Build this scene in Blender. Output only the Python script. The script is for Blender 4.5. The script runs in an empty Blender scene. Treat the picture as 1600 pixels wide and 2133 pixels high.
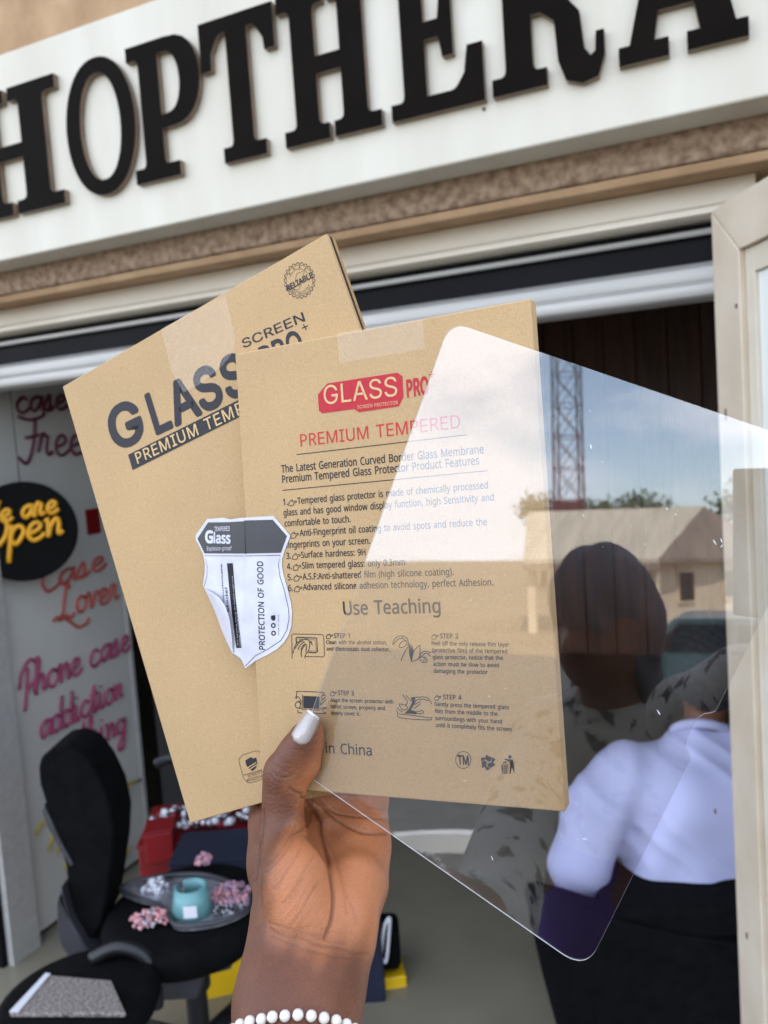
import bpy, math, random
import numpy as np
from mathutils import Vector, Matrix, geometry
random.seed(7); rng = np.random.default_rng(7)
SC = bpy.context.scene
COL = SC.collection
rad = math.radians

# ------------------------------------------------------------------ camera
CAM = np.array([0.0, 0.0, 1.65]); FPX = 1640.0; CX, CY = 800.0, 1066.5
YAW, PITCH, ROLL = rad(-22.9), rad(-4.4), rad(4.0)
F_ = np.array([math.sin(YAW)*math.cos(PITCH), math.cos(YAW)*math.cos(PITCH), math.sin(PITCH)])
R0 = np.array([math.cos(YAW), -math.sin(YAW), 0.0]); U0 = np.cross(R0, F_)
R_ = R0*math.cos(ROLL) - U0*math.sin(ROLL); U_ = U0*math.cos(ROLL) + R0*math.sin(ROLL)
cd = bpy.data.cameras.new('camera'); cam = bpy.data.objects.new('camera', cd); COL.objects.link(cam)
cam.matrix_world = Matrix(((R_[0], U_[0], -F_[0], CAM[0]), (R_[1], U_[1], -F_[1], CAM[1]), (R_[2], U_[2], -F_[2], CAM[2]), (0, 0, 0, 1)))
cd.sensor_fit = 'VERTICAL'; cd.sensor_height = 36.0; cd.lens = 36.0*FPX/2133.0
cd.clip_start = 0.01; cd.clip_end = 2000
cd.dof.use_dof = True; cd.dof.focus_distance = 0.47; cd.dof.aperture_fstop = 10.0
SC.camera = cam

# ------------------------------------------------------------------ sky, sun, exposure
SUN_EL, SUN_AZ = rad(52), rad(20)          # behind the shop: the front stands in open shade
w = bpy.data.worlds.new('World'); SC.world = w; w.use_nodes = True
nt = w.node_tree; nt.nodes.clear()
def N(t, **k):
    n = nt.nodes.new(t)
    for a, b in k.items(): setattr(n, a, b)
    return n
sky = N('ShaderNodeTexSky', sky_type='NISHITA', sun_disc=False); sky.sun_elevation = SUN_EL; sky.sun_rotation = SUN_AZ
sky.air_density = 1.0; sky.dust_density = 0.6; sky.ozone_density = 2.5
tc = N('ShaderNodeTexCoord'); mp = N('ShaderNodeMapping'); mp.inputs['Scale'].default_value = (1, 1, 2.2); mp.inputs['Location'].default_value = (1.7, 0.8, 0.4)
n1 = N('ShaderNodeTexNoise'); n1.inputs['Scale'].default_value = 3.4; n1.inputs['Detail'].default_value = 9; n1.inputs['Roughness'].default_value = 0.58
cr = N('ShaderNodeValToRGB'); cr.color_ramp.elements[0].position = 0.49; cr.color_ramp.elements[1].position = 0.68; cr.color_ramp.elements[0].color = (.24, .24, .24, 1)
mx = N('ShaderNodeMix', data_type='RGBA'); mx.inputs['B'].default_value = (7.6, 8.1, 9.2, 1)
bg = N('ShaderNodeBackground'); bg.inputs['Strength'].default_value = 0.15
out = N('ShaderNodeOutputWorld')
L = nt.links.new
L(tc.outputs['Generated'], mp.inputs['Vector']); L(mp.outputs['Vector'], n1.inputs['Vector']); 
sx = N('ShaderNodeSeparateXYZ'); L(tc.outputs['Generated'], sx.inputs[0])
def MR(src, a, b, c, d):
    m = N('ShaderNodeMapRange'); m.inputs[1].default_value, m.inputs[2].default_value, m.inputs[3].default_value, m.inputs[4].default_value = a, b, c, d; L(src, m.inputs[0]); return m.outputs[0]
def MA(op, a, b):
    m = N('ShaderNodeMath', operation=op)
    for i, q in enumerate((a, b)):
        if isinstance(q, (int, float)): m.inputs[i].default_value = q
        else: L(q, m.inputs[i])
    return m.outputs[0]
# a cloud bank to one side of the open sky over the street, fair-weather puffs beside it
bank = MA('MULTIPLY', MR(sx.outputs[0], -.19, -.30, .055, .20), MA('MULTIPLY', MR(sx.outputs[1], -.2, -.6, 0, 1), MR(sx.outputs[2], .32, .55, 1, 0)))
L(MA('ADD', n1.outputs['Fac'], bank), cr.inputs['Fac'])
L(cr.outputs['Color'], mx.inputs['Factor']); L(sky.outputs['Color'], mx.inputs['A']); L(mx.outputs['Result'], bg.inputs['Color']); L(bg.outputs['Background'], out.inputs['Surface'])
sl = bpy.data.lights.new('sun', 'SUN'); sl.energy = 3.2; sl.angle = rad(0.5); sl.color = (1.0, 0.94, 0.84)
so = bpy.data.objects.new('sun', sl); COL.objects.link(so)
sd = Vector((math.sin(SUN_AZ)*math.cos(SUN_EL), math.cos(SUN_AZ)*math.cos(SUN_EL), math.sin(SUN_EL)))
so.rotation_euler = sd.to_track_quat('Z', 'Y').to_euler(); so.location = sd*30
SC.view_settings.view_transform = 'Standard'; SC.view_settings.look = 'None'
SC.view_settings.exposure = 1.52; SC.view_settings.gamma = 1.0
SC.render.engine = 'CYCLES'; SC.cycles.use_denoising = True
SC.cycles.max_bounces = 8; SC.cycles.transparent_max_bounces = 12; SC.cycles.sample_clamp_indirect = 6

# ------------------------------------------------------------------ points from the measured view
def ray(px, py): return F_ + R_*((px-CX)/FPX) - U_*((py-CY)/FPX)
def camp(px, py, d): return CAM + ray(px, py)*d
def onY(px, py, Y): r = ray(px, py); return CAM + r*((Y-CAM[1])/r[1])
def onX(px, py, X): r = ray(px, py); return CAM + r*((X-CAM[0])/r[0])
def onZ(px, py, Z): r = ray(px, py); return CAM + r*((Z-CAM[2])/r[2])
def onP(px, py, P0, n): r = ray(px, py); return CAM + r*(np.dot(P0-CAM, n)/np.dot(r, n))
def c2w(v): v = np.asarray(v, float); return CAM + v[..., 0:1]*R_ + v[..., 1:2]*U_ + v[..., 2:3]*F_
unit = lambda v: np.asarray(v, float)/np.linalg.norm(v)

# ------------------------------------------------------------------ materials
def lin(c): return tuple(((x/255)/12.92 if x/255 <= 0.04045 else ((x/255+0.055)/1.055)**2.4) for x in c)
def mat(name, col, rough=0.6, var=0.12, scale=8.0, bump=0.0, bscale=60.0, metal=0.0, spec=0.5, col2=None, coat=0.0, broad=0.0, detail=5.0, stretch=None, sss=0.0, bdist=0.002):
    m = bpy.data.materials.new(name); m.use_nodes = True
    t = m.node_tree; b = t.nodes['Principled BSDF']
    b.inputs['Roughness'].default_value = rough; b.inputs['Metallic'].default_value = metal
    b.inputs['Specular IOR Level'].default_value = spec; b.inputs['Coat Weight'].default_value = coat
    tcn = t.nodes.new('ShaderNodeTexCoord'); mpn = t.nodes.new('ShaderNodeMapping')
    if stretch: mpn.inputs['Scale'].default_value = stretch
    t.links.new(tcn.outputs['Object'], mpn.inputs['Vector'])
    no = t.nodes.new('ShaderNodeTexNoise'); no.inputs['Scale'].default_value = scale; no.inputs['Detail'].default_value = detail
    t.links.new(mpn.outputs['Vector'], no.inputs['Vector'])
    rp = t.nodes.new('ShaderNodeValToRGB')
    c2 = col2 or tuple(max(0, x*(1-var*1.6)) for x in col); c1 = tuple(min(1, x*(1+var)) for x in col) if not col2 else col
    rp.color_ramp.elements[0].color = (*c2, 1); rp.color_ramp.elements[1].color = (*c1, 1)
    rp.color_ramp.elements[0].position = 0.32; rp.color_ramp.elements[1].position = 0.68
    t.links.new(no.outputs['Fac'], rp.inputs['Fac']); t.links.new(rp.outputs['Color'], b.inputs['Base Color'])
    if broad:   # slow uneven tone over the whole sheet
        nb2 = t.nodes.new('ShaderNodeTexNoise'); nb2.inputs['Scale'].default_value = 9; nb2.inputs['Detail'].default_value = 4; t.links.new(tcn.outputs['Object'], nb2.inputs['Vector'])
        r2 = t.nodes.new('ShaderNodeMapRange'); r2.inputs[1].default_value = .3; r2.inputs[2].default_value = .7; r2.inputs[3].default_value = 1-broad; r2.inputs[4].default_value = 1+broad*.5; t.links.new(nb2.outputs['Fac'], r2.inputs[0])
        vm = t.nodes.new('ShaderNodeVectorMath'); vm.operation = 'SCALE'; t.links.new(rp.outputs['Color'], vm.inputs[0]); t.links.new(r2.outputs[0], vm.inputs['Scale']); t.links.new(vm.outputs[0], b.inputs['Base Color'])
    if sss: b.inputs['Subsurface Weight'].default_value = sss; b.inputs['Subsurface Radius'].default_value = (0.008, 0.003, 0.0015); b.inputs['Subsurface Scale'].default_value = 0.6
    if bump:
        nb = t.nodes.new('ShaderNodeTexNoise'); nb.inputs['Scale'].default_value = bscale; nb.inputs['Detail'].default_value = 6
        t.links.new(mpn.outputs['Vector'], nb.inputs['Vector'])
        bn = t.nodes.new('ShaderNodeBump'); bn.inputs['Strength'].default_value = bump; bn.inputs['Distance'].default_value = bdist
        t.links.new(nb.outputs['Fac'], bn.inputs['Height']); t.links.new(bn.outputs['Normal'], b.inputs['Normal'])
    return m
def glassmat(name, ior, tint=(1, 1, 1), extra=0.0):
    m = bpy.data.materials.new(name); m.use_nodes = True; t = m.node_tree; t.nodes.clear()
    o = t.nodes.new('ShaderNodeOutputMaterial'); tr = t.nodes.new('ShaderNodeBsdfTransparent'); tr.inputs['Color'].default_value = (*tint, 1)
    g = t.nodes.new('ShaderNodeBsdfGlossy'); g.inputs['Roughness'].default_value = 0.0
    fr = t.nodes.new('ShaderNodeFresnel'); fr.inputs['IOR'].default_value = ior
    geo = t.nodes.new('ShaderNodeNewGeometry')
    # the same reflectance seen from both sides of the sheet
    nz = t.nodes.new('ShaderNodeVectorMath'); nz.operation = 'DOT_PRODUCT'
    t.links.new(geo.outputs['Normal'], nz.inputs[0]); t.links.new(geo.outputs['Incoming'], nz.inputs[1])
    ab = t.nodes.new('ShaderNodeMath'); ab.operation = 'ABSOLUTE'; t.links.new(nz.outputs['Value'], ab.inputs[0])
    r0 = ((ior-1)/(ior+1))**2
    om = t.nodes.new('ShaderNodeMath'); om.operation = 'SUBTRACT'; om.inputs[0].default_value = 1.0; t.links.new(ab.outputs[0], om.inputs[1])
    pw = t.nodes.new('ShaderNodeMath'); pw.operation = 'POWER'; pw.inputs[1].default_value = 5.0; t.links.new(om.outputs[0], pw.inputs[0])
    ma = t.nodes.new('ShaderNodeMath'); ma.operation = 'MULTIPLY_ADD'; ma.inputs[1].default_value = 1-r0; ma.inputs[2].default_value = r0+extra
    t.links.new(pw.outputs[0], ma.inputs[0])
    t.nodes.remove(fr)
    mi = t.nodes.new('ShaderNodeMixShader'); t.links.new(ma.outputs[0], mi.inputs[0]); t.links.new(tr.outputs[0], mi.inputs[1]); t.links.new(g.outputs[0], mi.inputs[2])
    t.links.new(mi.outputs[0], o.inputs['Surface'])
    return m

# ------------------------------------------------------------------ building meshes
def tag(o, label=None, cat=None, group=None, kind=None):
    for k, v in (('label', label), ('category', cat), ('group', group), ('kind', kind)):
        if v: o[k] = v
    return o
def thing(name, label, cat, loc=(0, 0, 0), group=None):
    o = bpy.data.objects.new(name, None); COL.objects.link(o); o.location = tuple(float(x) for x in loc); o.empty_display_size = 0.05
    return tag(o, label, cat, group)
class MB:
    def __init__(s): s.v = []; s.f = []; s.mi = []
    def add(s, vs, fs, mi=0):
        b = len(s.v); s.v += [tuple(float(c) for c in v) for v in vs]; s.f += [tuple(i+b for i in f) for f in fs]; s.mi += [mi]*len(fs); return s
    def box(s, c, sz, ax=None, mi=0):
        c = np.asarray(c, float); a = np.asarray(ax if ax is not None else np.eye(3), float); h = np.asarray(sz, float)/2
        vs = [c + a[0]*h[0]*i + a[1]*h[1]*j + a[2]*h[2]*k for k in (-1, 1) for j in (-1, 1) for i in (-1, 1)]
        return s.add(vs, [(0, 2, 3, 1), (4, 5, 7, 6), (0, 1, 5, 4), (2, 6, 7, 3), (0, 4, 6, 2), (1, 3, 7, 5)], mi)
    def bb(s, x0, x1, y0, y1, z0, z1, mi=0): return s.box(((x0+x1)/2, (y0+y1)/2, (z0+z1)/2), (x1-x0, y1-y0, z1-z0), None, mi)
    def prism(s, pts, off, mi=0, side=None, holes=()):
        """closed outline pts (3-D, coplanar) extruded by the vector off"""
        loops = [[np.asarray(p, float) for p in l] for l in [pts, *holes]]; off = np.asarray(off, float)
        flat = [p for l in loops for p in l]; n = len(flat)
        tri = geometry.tessellate_polygon([[Vector(p) for p in l] for l in loops])
        b = len(s.v); nrm = None
        vs = flat + [p+off for p in flat]; fs = []; mis = []
        for t in tri:
            a, bq, c = flat[t[0]], flat[t[1]], flat[t[2]]
            if np.dot(np.cross(bq-a, c-a), off) > 0: t = t[::-1]
            fs.append(tuple(t)); mis.append(mi); fs.append(tuple(i+n for i in t[::-1])); mis.append(mi)
        k = 0
        for l in loops:
            m_ = len(l)
            for i in range(m_): fs.append((k+i, k+(i+1) % m_, n+k+(i+1) % m_, n+k+i)); mis.append(mi if side is None else side)
            k += m_
        s.v += [tuple(map(float, v)) for v in vs]; s.f += [tuple(i+b for i in f) for f in fs]; s.mi += mis
        return s
    def tube(s, pts, r, seg=10, mi=0, closed=False, cap=True):
        P = [np.asarray(p, float) for p in pts]; n = len(P); rs = r if hasattr(r, '__len__') else [r]*n
        b = len(s.v); up = None; rings = []
        for i in range(n):
            a = P[(i-1) % n] if (closed or i > 0) else P[i]; c = P[(i+1) % n] if (closed or i < n-1) else P[i]
            t = unit(c-a+1e-12)
            if up is None:
                up = np.cross(t, [0, 0, 1.0]); up = np.cross(t, [1.0, 0, 0]) if np.linalg.norm(up) < 1e-3 else up
            up = unit(up - t*np.dot(up, t)); sd_ = np.cross(t, up)
            rings.append([P[i] + rs[i]*(math.cos(q)*up + math.sin(q)*sd_) for q in np.linspace(0, 2*math.pi, seg, endpoint=False)])
        vs = [p for rg in rings for p in rg]; fs = []
        for i in range(n if closed else n-1):
            for j in range(seg):
                i2 = (i+1) % n; fs.append((i*seg+j, i*seg+(j+1) % seg, i2*seg+(j+1) % seg, i2*seg+j))
        if cap and not closed: fs.append(tuple(range(seg))[::-1]); fs.append(tuple((n-1)*seg+j for j in range(seg)))
        return s.add(vs, fs, mi)
    def lathe(s, c, prof, seg=32, ax=(0, 0, 1), mi=0):
        ax = unit(ax); e = unit(np.cross(ax, [1, 0, 0] if abs(ax[0]) < .9 else [0, 1, 0])); g = np.cross(ax, e); c = np.asarray(c, float)
        vs = [c + ax*z + r*(e*math.cos(q)+g*math.sin(q)) for r, z in prof for q in np.linspace(0, 2*math.pi, seg, endpoint=False)]; fs = []
        for i in range(len(prof)-1):
            for j in range(seg): fs.append((i*seg+j, i*seg+(j+1) % seg, (i+1)*seg+(j+1) % seg, (i+1)*seg+j))
        fs.append(tuple(range(seg))[::-1]); fs.append(tuple((len(prof)-1)*seg+j for j in range(seg)))
        return s.add(vs, fs, mi)
    def ball(s, c, r, mi=0, seg=12, sq=(1, 1, 1)):
        vs = []; fs = []; n = seg//2
        for i in range(1, n):
            for j in range(seg):
                a = math.pi*i/n; q = 2*math.pi*j/seg; vs.append((c[0]+r*sq[0]*math.sin(a)*math.cos(q), c[1]+r*sq[1]*math.sin(a)*math.sin(q), c[2]+r*sq[2]*math.cos(a)))
        t = len(vs); vs += [(c[0], c[1], c[2]+r*sq[2]), (c[0], c[1], c[2]-r*sq[2])]
        for j in range(seg):
            k = (j+1) % seg; fs.append((t, j, k)); fs.append((t+1, (n-2)*seg+k, (n-2)*seg+j))
            for i in range(n-2): fs.append((i*seg+j, (i+1)*seg+j, (i+1)*seg+k, i*seg+k))
        return s.add(vs, fs, mi)
    def build(s, name, mats, parent=None, smooth=False, bevel=0.0, bseg=2, sub=0, loc=None, fixn=True):
        me = bpy.data.meshes.new(name)
        o = bpy.data.objects.new(name, me); COL.objects.link(o)
        org = np.array(parent.location if parent is not None and parent.parent is None else (0, 0, 0), float)
        if parent is not None:
            q = parent; org = np.zeros(3)
            while q is not None: org += np.array(q.location); q = q.parent
            o.parent = parent
        elif loc is not None: org = np.asarray(loc, float); o.location = tuple(org)
        me.from_pydata([tuple(np.asarray(v)-org) for v in s.v], [], s.f)
        for m in (mats if isinstance(mats, (list, tuple)) else [mats]): me.materials.append(m)
        me.polygons.foreach_set('material_index', s.mi)
        if fixn:
            import bmesh
            b = bmesh.new(); b.from_mesh(me); bmesh.ops.recalc_face_normals(b, faces=b.faces); b.to_mesh(me); b.free()
        if smooth: me.polygons.foreach_set('use_smooth', [True]*len(me.polygons))
        if bevel:
            d = o.modifiers.new('bevel', 'BEVEL'); d.width = bevel; d.segments = bseg; d.limit_method = 'ANGLE'; d.angle_limit = rad(35)
            if not smooth: me.polygons.foreach_set('use_smooth', [True]*len(me.polygons)); 
            d.harden_normals = True
        if sub:
            d = o.modifiers.new('sub', 'SUBSURF'); d.levels = sub; d.render_levels = sub
        me.update()
        return o
def crom(P, n=8, closed=False):
    P = [np.asarray(p, float) for p in P]; out = []; m = len(P)
    for i in range(m if closed else m-1):
        g = (lambda k: P[k % m]) if closed else (lambda k: P[min(max(k, 0), m-1)])
        a, b, c, d = g(i-1), g(i), g(i+1), g(i+2)
        for t in np.linspace(0, 1, n, endpoint=False):
            out.append(0.5*((2*b)+(c-a)*t+(2*a-5*b+4*c-d)*t*t+(3*b-a-3*c+d)*t**3))
    if not closed: out.append(P[-1])
    return out

# ------------------------------------------------------------------ printed lettering (letter outlines kept as numbers)
FONTS = {}
FONTS['N'] = {
'A':(429,[[0,0,187,482,242,482,428,0,366,0,308,148,118,148,61,0],[138,202,290,202,236,347,230,367,221,396,214,419,203,378,193,347]]),
'B':(437,[[65,0,65,480,202,480,281,473,338,453,373,417,384,361,378,322,361,290,332,268,293,255,348,234,369,218,386,197,397,170,400,136,389,79,356,36,303,9,234,0],[126,275,214,275,266,280,299,295,316,320,322,354,315,388,294,411,258,424,205,428,126,428],[126,51,222,51,276,57,311,76,330,105,336,141,329,175,310,202,274,219,218,225,126,225]]),
'C':(424,[[261,-7,194,1,139,24,96,60,65,109,47,170,41,240,48,309,67,368,100,418,146,455,203,478,271,486,342,479,404,458,379,407,330,425,271,433,234,430,202,420,173,404,149,381,116,320,105,240,115,160,146,98,169,76,198,59,231,50,270,46,330,52,385,65,385,13,329,-2]]),
'D':(490,[[65,0,65,480,213,480,281,473,338,453,385,419,420,374,442,315,449,244,445,187,433,138,412,96,383,61,347,35,304,15,255,4,199,0],[126,52,191,52,276,64,337,99,373,159,385,242,383,287,374,326,359,358,338,383,281,417,204,428,126,428]]),
'E':(373,[[65,0,65,480,333,480,333,426,126,426,126,277,321,277,321,224,126,224,126,53,333,53,333,0]]),
'F':(349,[[65,0,65,480,333,480,333,426,126,426,126,257,320,257,320,203,126,203,126,0]]),
'G':(489,[[271,-7,202,1,145,23,100,59,67,108,48,169,41,240,48,310,71,370,107,419,155,456,217,479,289,486,366,479,433,458,410,406,352,425,286,433,245,430,210,420,178,404,152,381,116,320,104,240,109,186,123,139,146,100,181,70,226,52,285,46,338,49,379,57,379,199,273,199,273,253,439,253,439,18,361,-1]]),
'H':(498,[[65,0,65,480,126,480,126,277,371,277,371,480,432,480,432,0,371,0,371,224,126,224,126,0]]),
'I':(228,[[27,0,27,35,83,48,83,431,27,445,27,480,200,480,200,445,144,431,144,48,200,35,200,0]]),
'L':(352,[[65,0,65,480,126,480,126,54,335,54,335,0]]),
'M':(609,[[65,0,65,480,154,480,302,87,455,480,544,480,544,0,484,0,484,295,486,364,489,420,326,0,277,0,119,420,120,364,121,291,121,0]]),
'N':(510,[[65,0,65,480,135,480,391,83,392,115,390,162,389,209,389,480,445,480,445,0,375,0,118,398,119,340,121,268,121,0]]),
'O':(525,[[263,-7,194,1,139,24,96,61,65,111,47,171,41,241,47,310,65,370,96,419,139,456,195,479,263,487,329,479,384,456,427,420,458,370,477,310,484,240,477,171,458,110,427,61,384,24,329,1],[263,46,301,49,333,59,361,75,382,98,410,159,420,240,410,321,382,382,361,405,334,421,301,431,263,434,225,431,193,421,165,405,143,382,114,321,105,240,114,159,143,98,165,75,192,59,225,49]]),
'P':(406,[[65,0,65,480,192,480,273,470,329,443,361,398,372,338,368,300,354,264,330,233,294,208,245,192,181,187,126,187,126,0],[126,238,174,238,234,244,276,261,301,290,310,336,302,376,280,405,242,422,187,428,126,428]]),
'R':(418,[[65,0,65,480,197,480,275,471,329,446,361,403,372,343,369,308,358,279,342,256,322,239,276,215,408,0,337,0,221,198,126,198,126,0],[126,249,197,249,248,255,283,272,303,301,310,340,303,381,281,407,245,422,194,427,126,427]]),
'S':(369,[[166,-7,91,-1,34,16,34,74,94,54,169,46,216,51,249,66,270,91,277,123,267,163,232,192,164,222,110,246,72,276,48,314,40,364,45,400,60,429,83,454,114,471,151,483,193,486,266,479,326,459,307,408,253,426,192,433,153,428,124,414,107,392,101,363,111,323,144,294,206,267,278,233,303,214,322,191,333,163,337,128,326,72,291,29,236,2]]),
'T':(373,[[156,0,156,426,7,426,7,480,366,480,366,426,217,426,217,0]]),
'U':(491,[[243,-7,201,-4,164,5,133,21,107,42,72,98,60,171,60,480,121,480,121,169,129,117,152,78,191,54,246,46,303,54,341,80,363,120,370,169,370,480,430,480,430,169,425,122,410,80,384,44,348,16,301,-1]]),
'W':(625,[[135,0,8,480,71,480,146,187,160,127,169,73,179,130,194,190,279,480,341,480,429,188,445,127,455,73,465,127,479,187,553,480,616,480,488,0,427,0,334,314,323,353,314,388,310,409,303,372,287,312,196,0]]),
'a':(377,[[144,-7,100,0,63,19,39,52,31,100,41,148,73,183,127,206,203,215,265,217,265,238,260,277,245,301,222,314,190,318,136,310,89,291,71,335,126,357,193,366,251,359,291,337,314,300,322,245,322,0,279,0,268,51,241,25,216,7,185,-3],[158,41,200,47,234,66,256,98,264,144,264,176,211,174,154,167,118,152,98,130,92,99,97,73,110,55,132,44]]),
'b':(413,[[228,-7,189,-3,158,9,134,26,116,46,111,46,99,0,57,0,57,510,116,510,116,386,115,344,113,312,134,333,158,351,189,362,228,366,288,354,335,319,366,261,376,180,366,99,335,40,288,5],[219,42,261,51,291,78,309,121,315,181,309,240,291,283,260,308,218,317,169,309,138,284,122,242,116,182,122,121,138,78,169,51]]),
'c':(322,[[201,-7,156,-2,117,13,83,38,58,73,42,120,37,178,42,238,59,286,85,322,119,347,160,362,206,367,259,361,300,347,282,298,244,310,204,315,158,306,125,281,105,238,98,179,105,121,124,79,156,53,201,44,253,50,294,65,294,13,254,-2]]),
'd':(413,[[185,-7,124,5,77,40,47,98,37,179,47,261,78,319,125,355,185,367,223,363,254,351,297,314,301,314,299,339,297,367,297,510,356,510,356,0,308,0,300,48,278,27,254,9,223,-3],[194,42,243,50,274,74,292,113,298,168,298,179,292,238,275,282,244,309,193,318,152,308,122,280,104,235,98,178,104,121,122,78,152,51]]),
'e':(379,[[210,-7,162,-2,120,14,85,40,59,76,42,122,37,177,42,232,57,279,81,316,112,344,151,361,196,367,239,362,276,347,305,322,327,290,340,250,345,204,345,169,98,169,107,115,129,76,165,52,213,44,274,50,328,69,328,17,274,-1],[99,216,283,216,277,257,262,290,234,311,195,318,158,312,129,291,109,259]]),
'f':(231,[[73,0,73,314,10,314,10,342,73,362,73,383,81,443,104,483,141,506,190,514,229,510,260,502,244,455,220,462,191,465,165,460,147,446,136,420,132,383,132,360,223,360,223,314,132,314,132,0]]),
'g':(413,[[195,-161,123,-155,65,-138,65,-84,125,-105,198,-112,240,-105,271,-85,291,-53,298,-11,298,3,298,27,300,48,276,24,251,7,221,-3,185,-7,123,6,76,42,47,101,37,179,47,256,76,316,123,354,185,367,219,363,249,353,275,336,298,312,309,360,356,360,356,-6,346,-74,317,-122,267,-151],[194,42,241,49,273,71,292,109,298,165,298,179,292,243,273,285,240,309,193,317,153,308,123,281,104,237,98,179,104,120,123,77,153,50]]),
'h':(415,[[57,0,57,510,116,510,116,361,113,310,117,310,137,334,164,352,195,362,229,366,287,358,328,335,352,294,361,234,361,0,302,0,302,230,297,268,282,295,257,312,222,317,171,309,139,283,122,242,116,186,116,0]]),
'i':(173,[[87,420,62,429,55,441,52,457,55,474,62,486,87,495,111,486,119,474,122,457,119,441,111,429],[57,0,57,360,116,360,116,0]]),
'j':(173,[[87,420,62,429,55,441,52,457,55,474,62,486,87,495,111,486,119,474,122,457,119,441,111,429],[15,-161,-15,-159,-37,-153,-37,-105,-16,-110,7,-112,27,-109,43,-100,54,-83,57,-56,57,360,116,360,116,-54,110,-99,92,-133,61,-154]]),
'k':(359,[[57,0,57,510,116,510,116,244,115,216,113,185,128,201,144,221,158,238,273,360,343,360,197,206,353,0,281,0,156,168,116,132,116,0]]),
'l':(173,[[57,0,57,510,116,510,116,0]]),
'm':(628,[[57,0,57,360,105,360,113,311,137,336,162,353,192,363,223,367,262,363,293,352,317,333,333,306,358,333,386,352,418,363,452,367,505,359,543,335,566,295,574,234,574,0,515,0,515,232,511,269,497,296,474,312,442,317,397,309,367,287,350,250,345,199,345,0,286,0,286,232,281,269,268,296,245,312,212,317,166,309,137,283,121,242,116,187,116,0]]),
'n':(415,[[57,0,57,360,105,360,113,311,138,336,165,353,197,363,230,367,287,359,328,335,352,295,361,234,361,0,302,0,302,230,297,268,282,295,257,312,222,317,171,309,139,283,122,242,116,187,116,0]]),
'o':(406,[[202,-7,157,-1,117,15,84,42,58,79,42,125,37,181,48,260,82,318,135,355,204,367,250,361,290,345,324,318,349,282,365,236,370,181,359,101,325,42,271,6],[203,42,251,52,283,80,303,123,309,181,303,238,283,281,251,308,203,317,155,308,123,281,104,238,98,181,104,123,123,80,156,52]]),
'p':(413,[[57,-161,57,360,105,360,113,311,135,333,158,351,189,363,228,367,288,355,335,320,366,262,376,181,366,100,335,41,288,5,228,-7,190,-3,159,9,116,46,112,46,115,17,116,-13,116,-161],[219,42,249,47,273,60,291,82,305,110,315,181,309,237,291,280,261,308,218,317,171,309,140,286,123,247,116,192,116,181,122,122,138,78,169,51]]),
'q':(413,[[297,-161,297,-7,298,21,300,48,296,48,278,27,254,9,222,-3,183,-7,124,5,78,40,47,98,37,179,47,261,78,319,126,355,185,367,224,363,255,351,279,333,298,311,309,360,356,360,356,-161],[195,42,242,50,274,73,291,112,298,167,298,179,292,239,275,282,243,309,193,318,151,308,122,280,104,235,98,178,104,121,122,78,152,51]]),
'r':(277,[[57,0,57,360,105,360,112,294,135,322,160,345,190,361,225,367,247,366,267,363,260,308,241,312,221,313,194,309,169,298,147,280,131,256,120,226,116,192,116,0]]),
's':(322,[[148,-7,83,-1,35,16,35,70,87,50,149,41,188,45,214,55,229,72,234,94,227,118,200,140,146,164,86,191,48,223,38,244,34,271,44,312,72,342,115,360,169,367,231,360,284,343,264,296,216,312,165,318,133,315,110,307,95,293,91,275,99,249,129,229,183,206,242,180,279,147,288,126,291,99,282,53,253,20,207,0]]),
't':(242,[[167,-7,115,3,94,16,77,37,65,66,62,105,62,314,11,314,11,343,62,366,86,443,121,443,121,360,225,360,225,314,121,314,121,106,125,77,137,57,155,46,177,42,205,44,228,49,228,4,201,-4]]),
'u':(415,[[184,-7,127,1,86,25,61,65,53,124,53,360,113,360,113,128,118,91,133,64,158,48,193,42,243,51,276,76,293,117,299,173,299,360,358,360,358,0,310,0,301,48,277,23,250,6,218,-3]]),
'v':(341,[[136,0,0,360,63,360,140,148,151,115,162,80,169,52,179,81,190,116,201,148,278,360,341,360,204,0]]),
'w':(528,[[106,1,7,361,69,361,118,169,132,110,142,61,151,89,159,125,169,158,232,361,297,361,359,158,373,108,383,62,395,108,410,169,460,361,520,361,420,1,351,1,289,203,274,258,265,299,253,258,238,203,173,1]]),
'x':(355,[[12,0,142,184,18,360,85,360,178,224,270,360,336,360,212,184,343,0,276,0,178,144,79,0]]),
'y':(343,[[56,-161,28,-160,7,-156,7,-109,25,-111,47,-113,75,-108,97,-95,114,-75,127,-49,146,-1,1,360,64,360,142,155,160,104,172,57,187,101,206,156,279,360,343,360,187,-50,166,-96,139,-131,103,-154]]),
'z':(316,[[26,0,26,39,220,314,38,314,38,360,285,360,285,316,94,46,289,46,289,0]]),
'0':(384,[[191,-7,153,-3,121,10,93,30,72,59,43,137,33,240,37,313,49,373,69,422,99,458,140,480,191,487,229,483,262,471,289,450,312,422,341,344,351,240,347,169,335,108,314,59,284,23,243,1],[191,44,237,56,268,92,286,154,291,240,286,326,268,388,237,424,191,437,145,424,115,388,98,326,92,240,98,154,115,93,145,56]]),
'1':(384,[[181,0,181,335,181,381,183,418,164,400,142,381,91,339,60,379,189,480,238,480,238,0]]),
'2':(384,[[32,0,32,49,158,176,219,240,257,296,266,324,269,355,263,390,246,415,219,431,185,436,152,433,123,424,69,390,38,430,102,470,141,482,185,486,245,478,291,452,320,412,330,359,326,322,314,288,271,224,207,155,107,56,349,54,349,0]]),
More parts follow.
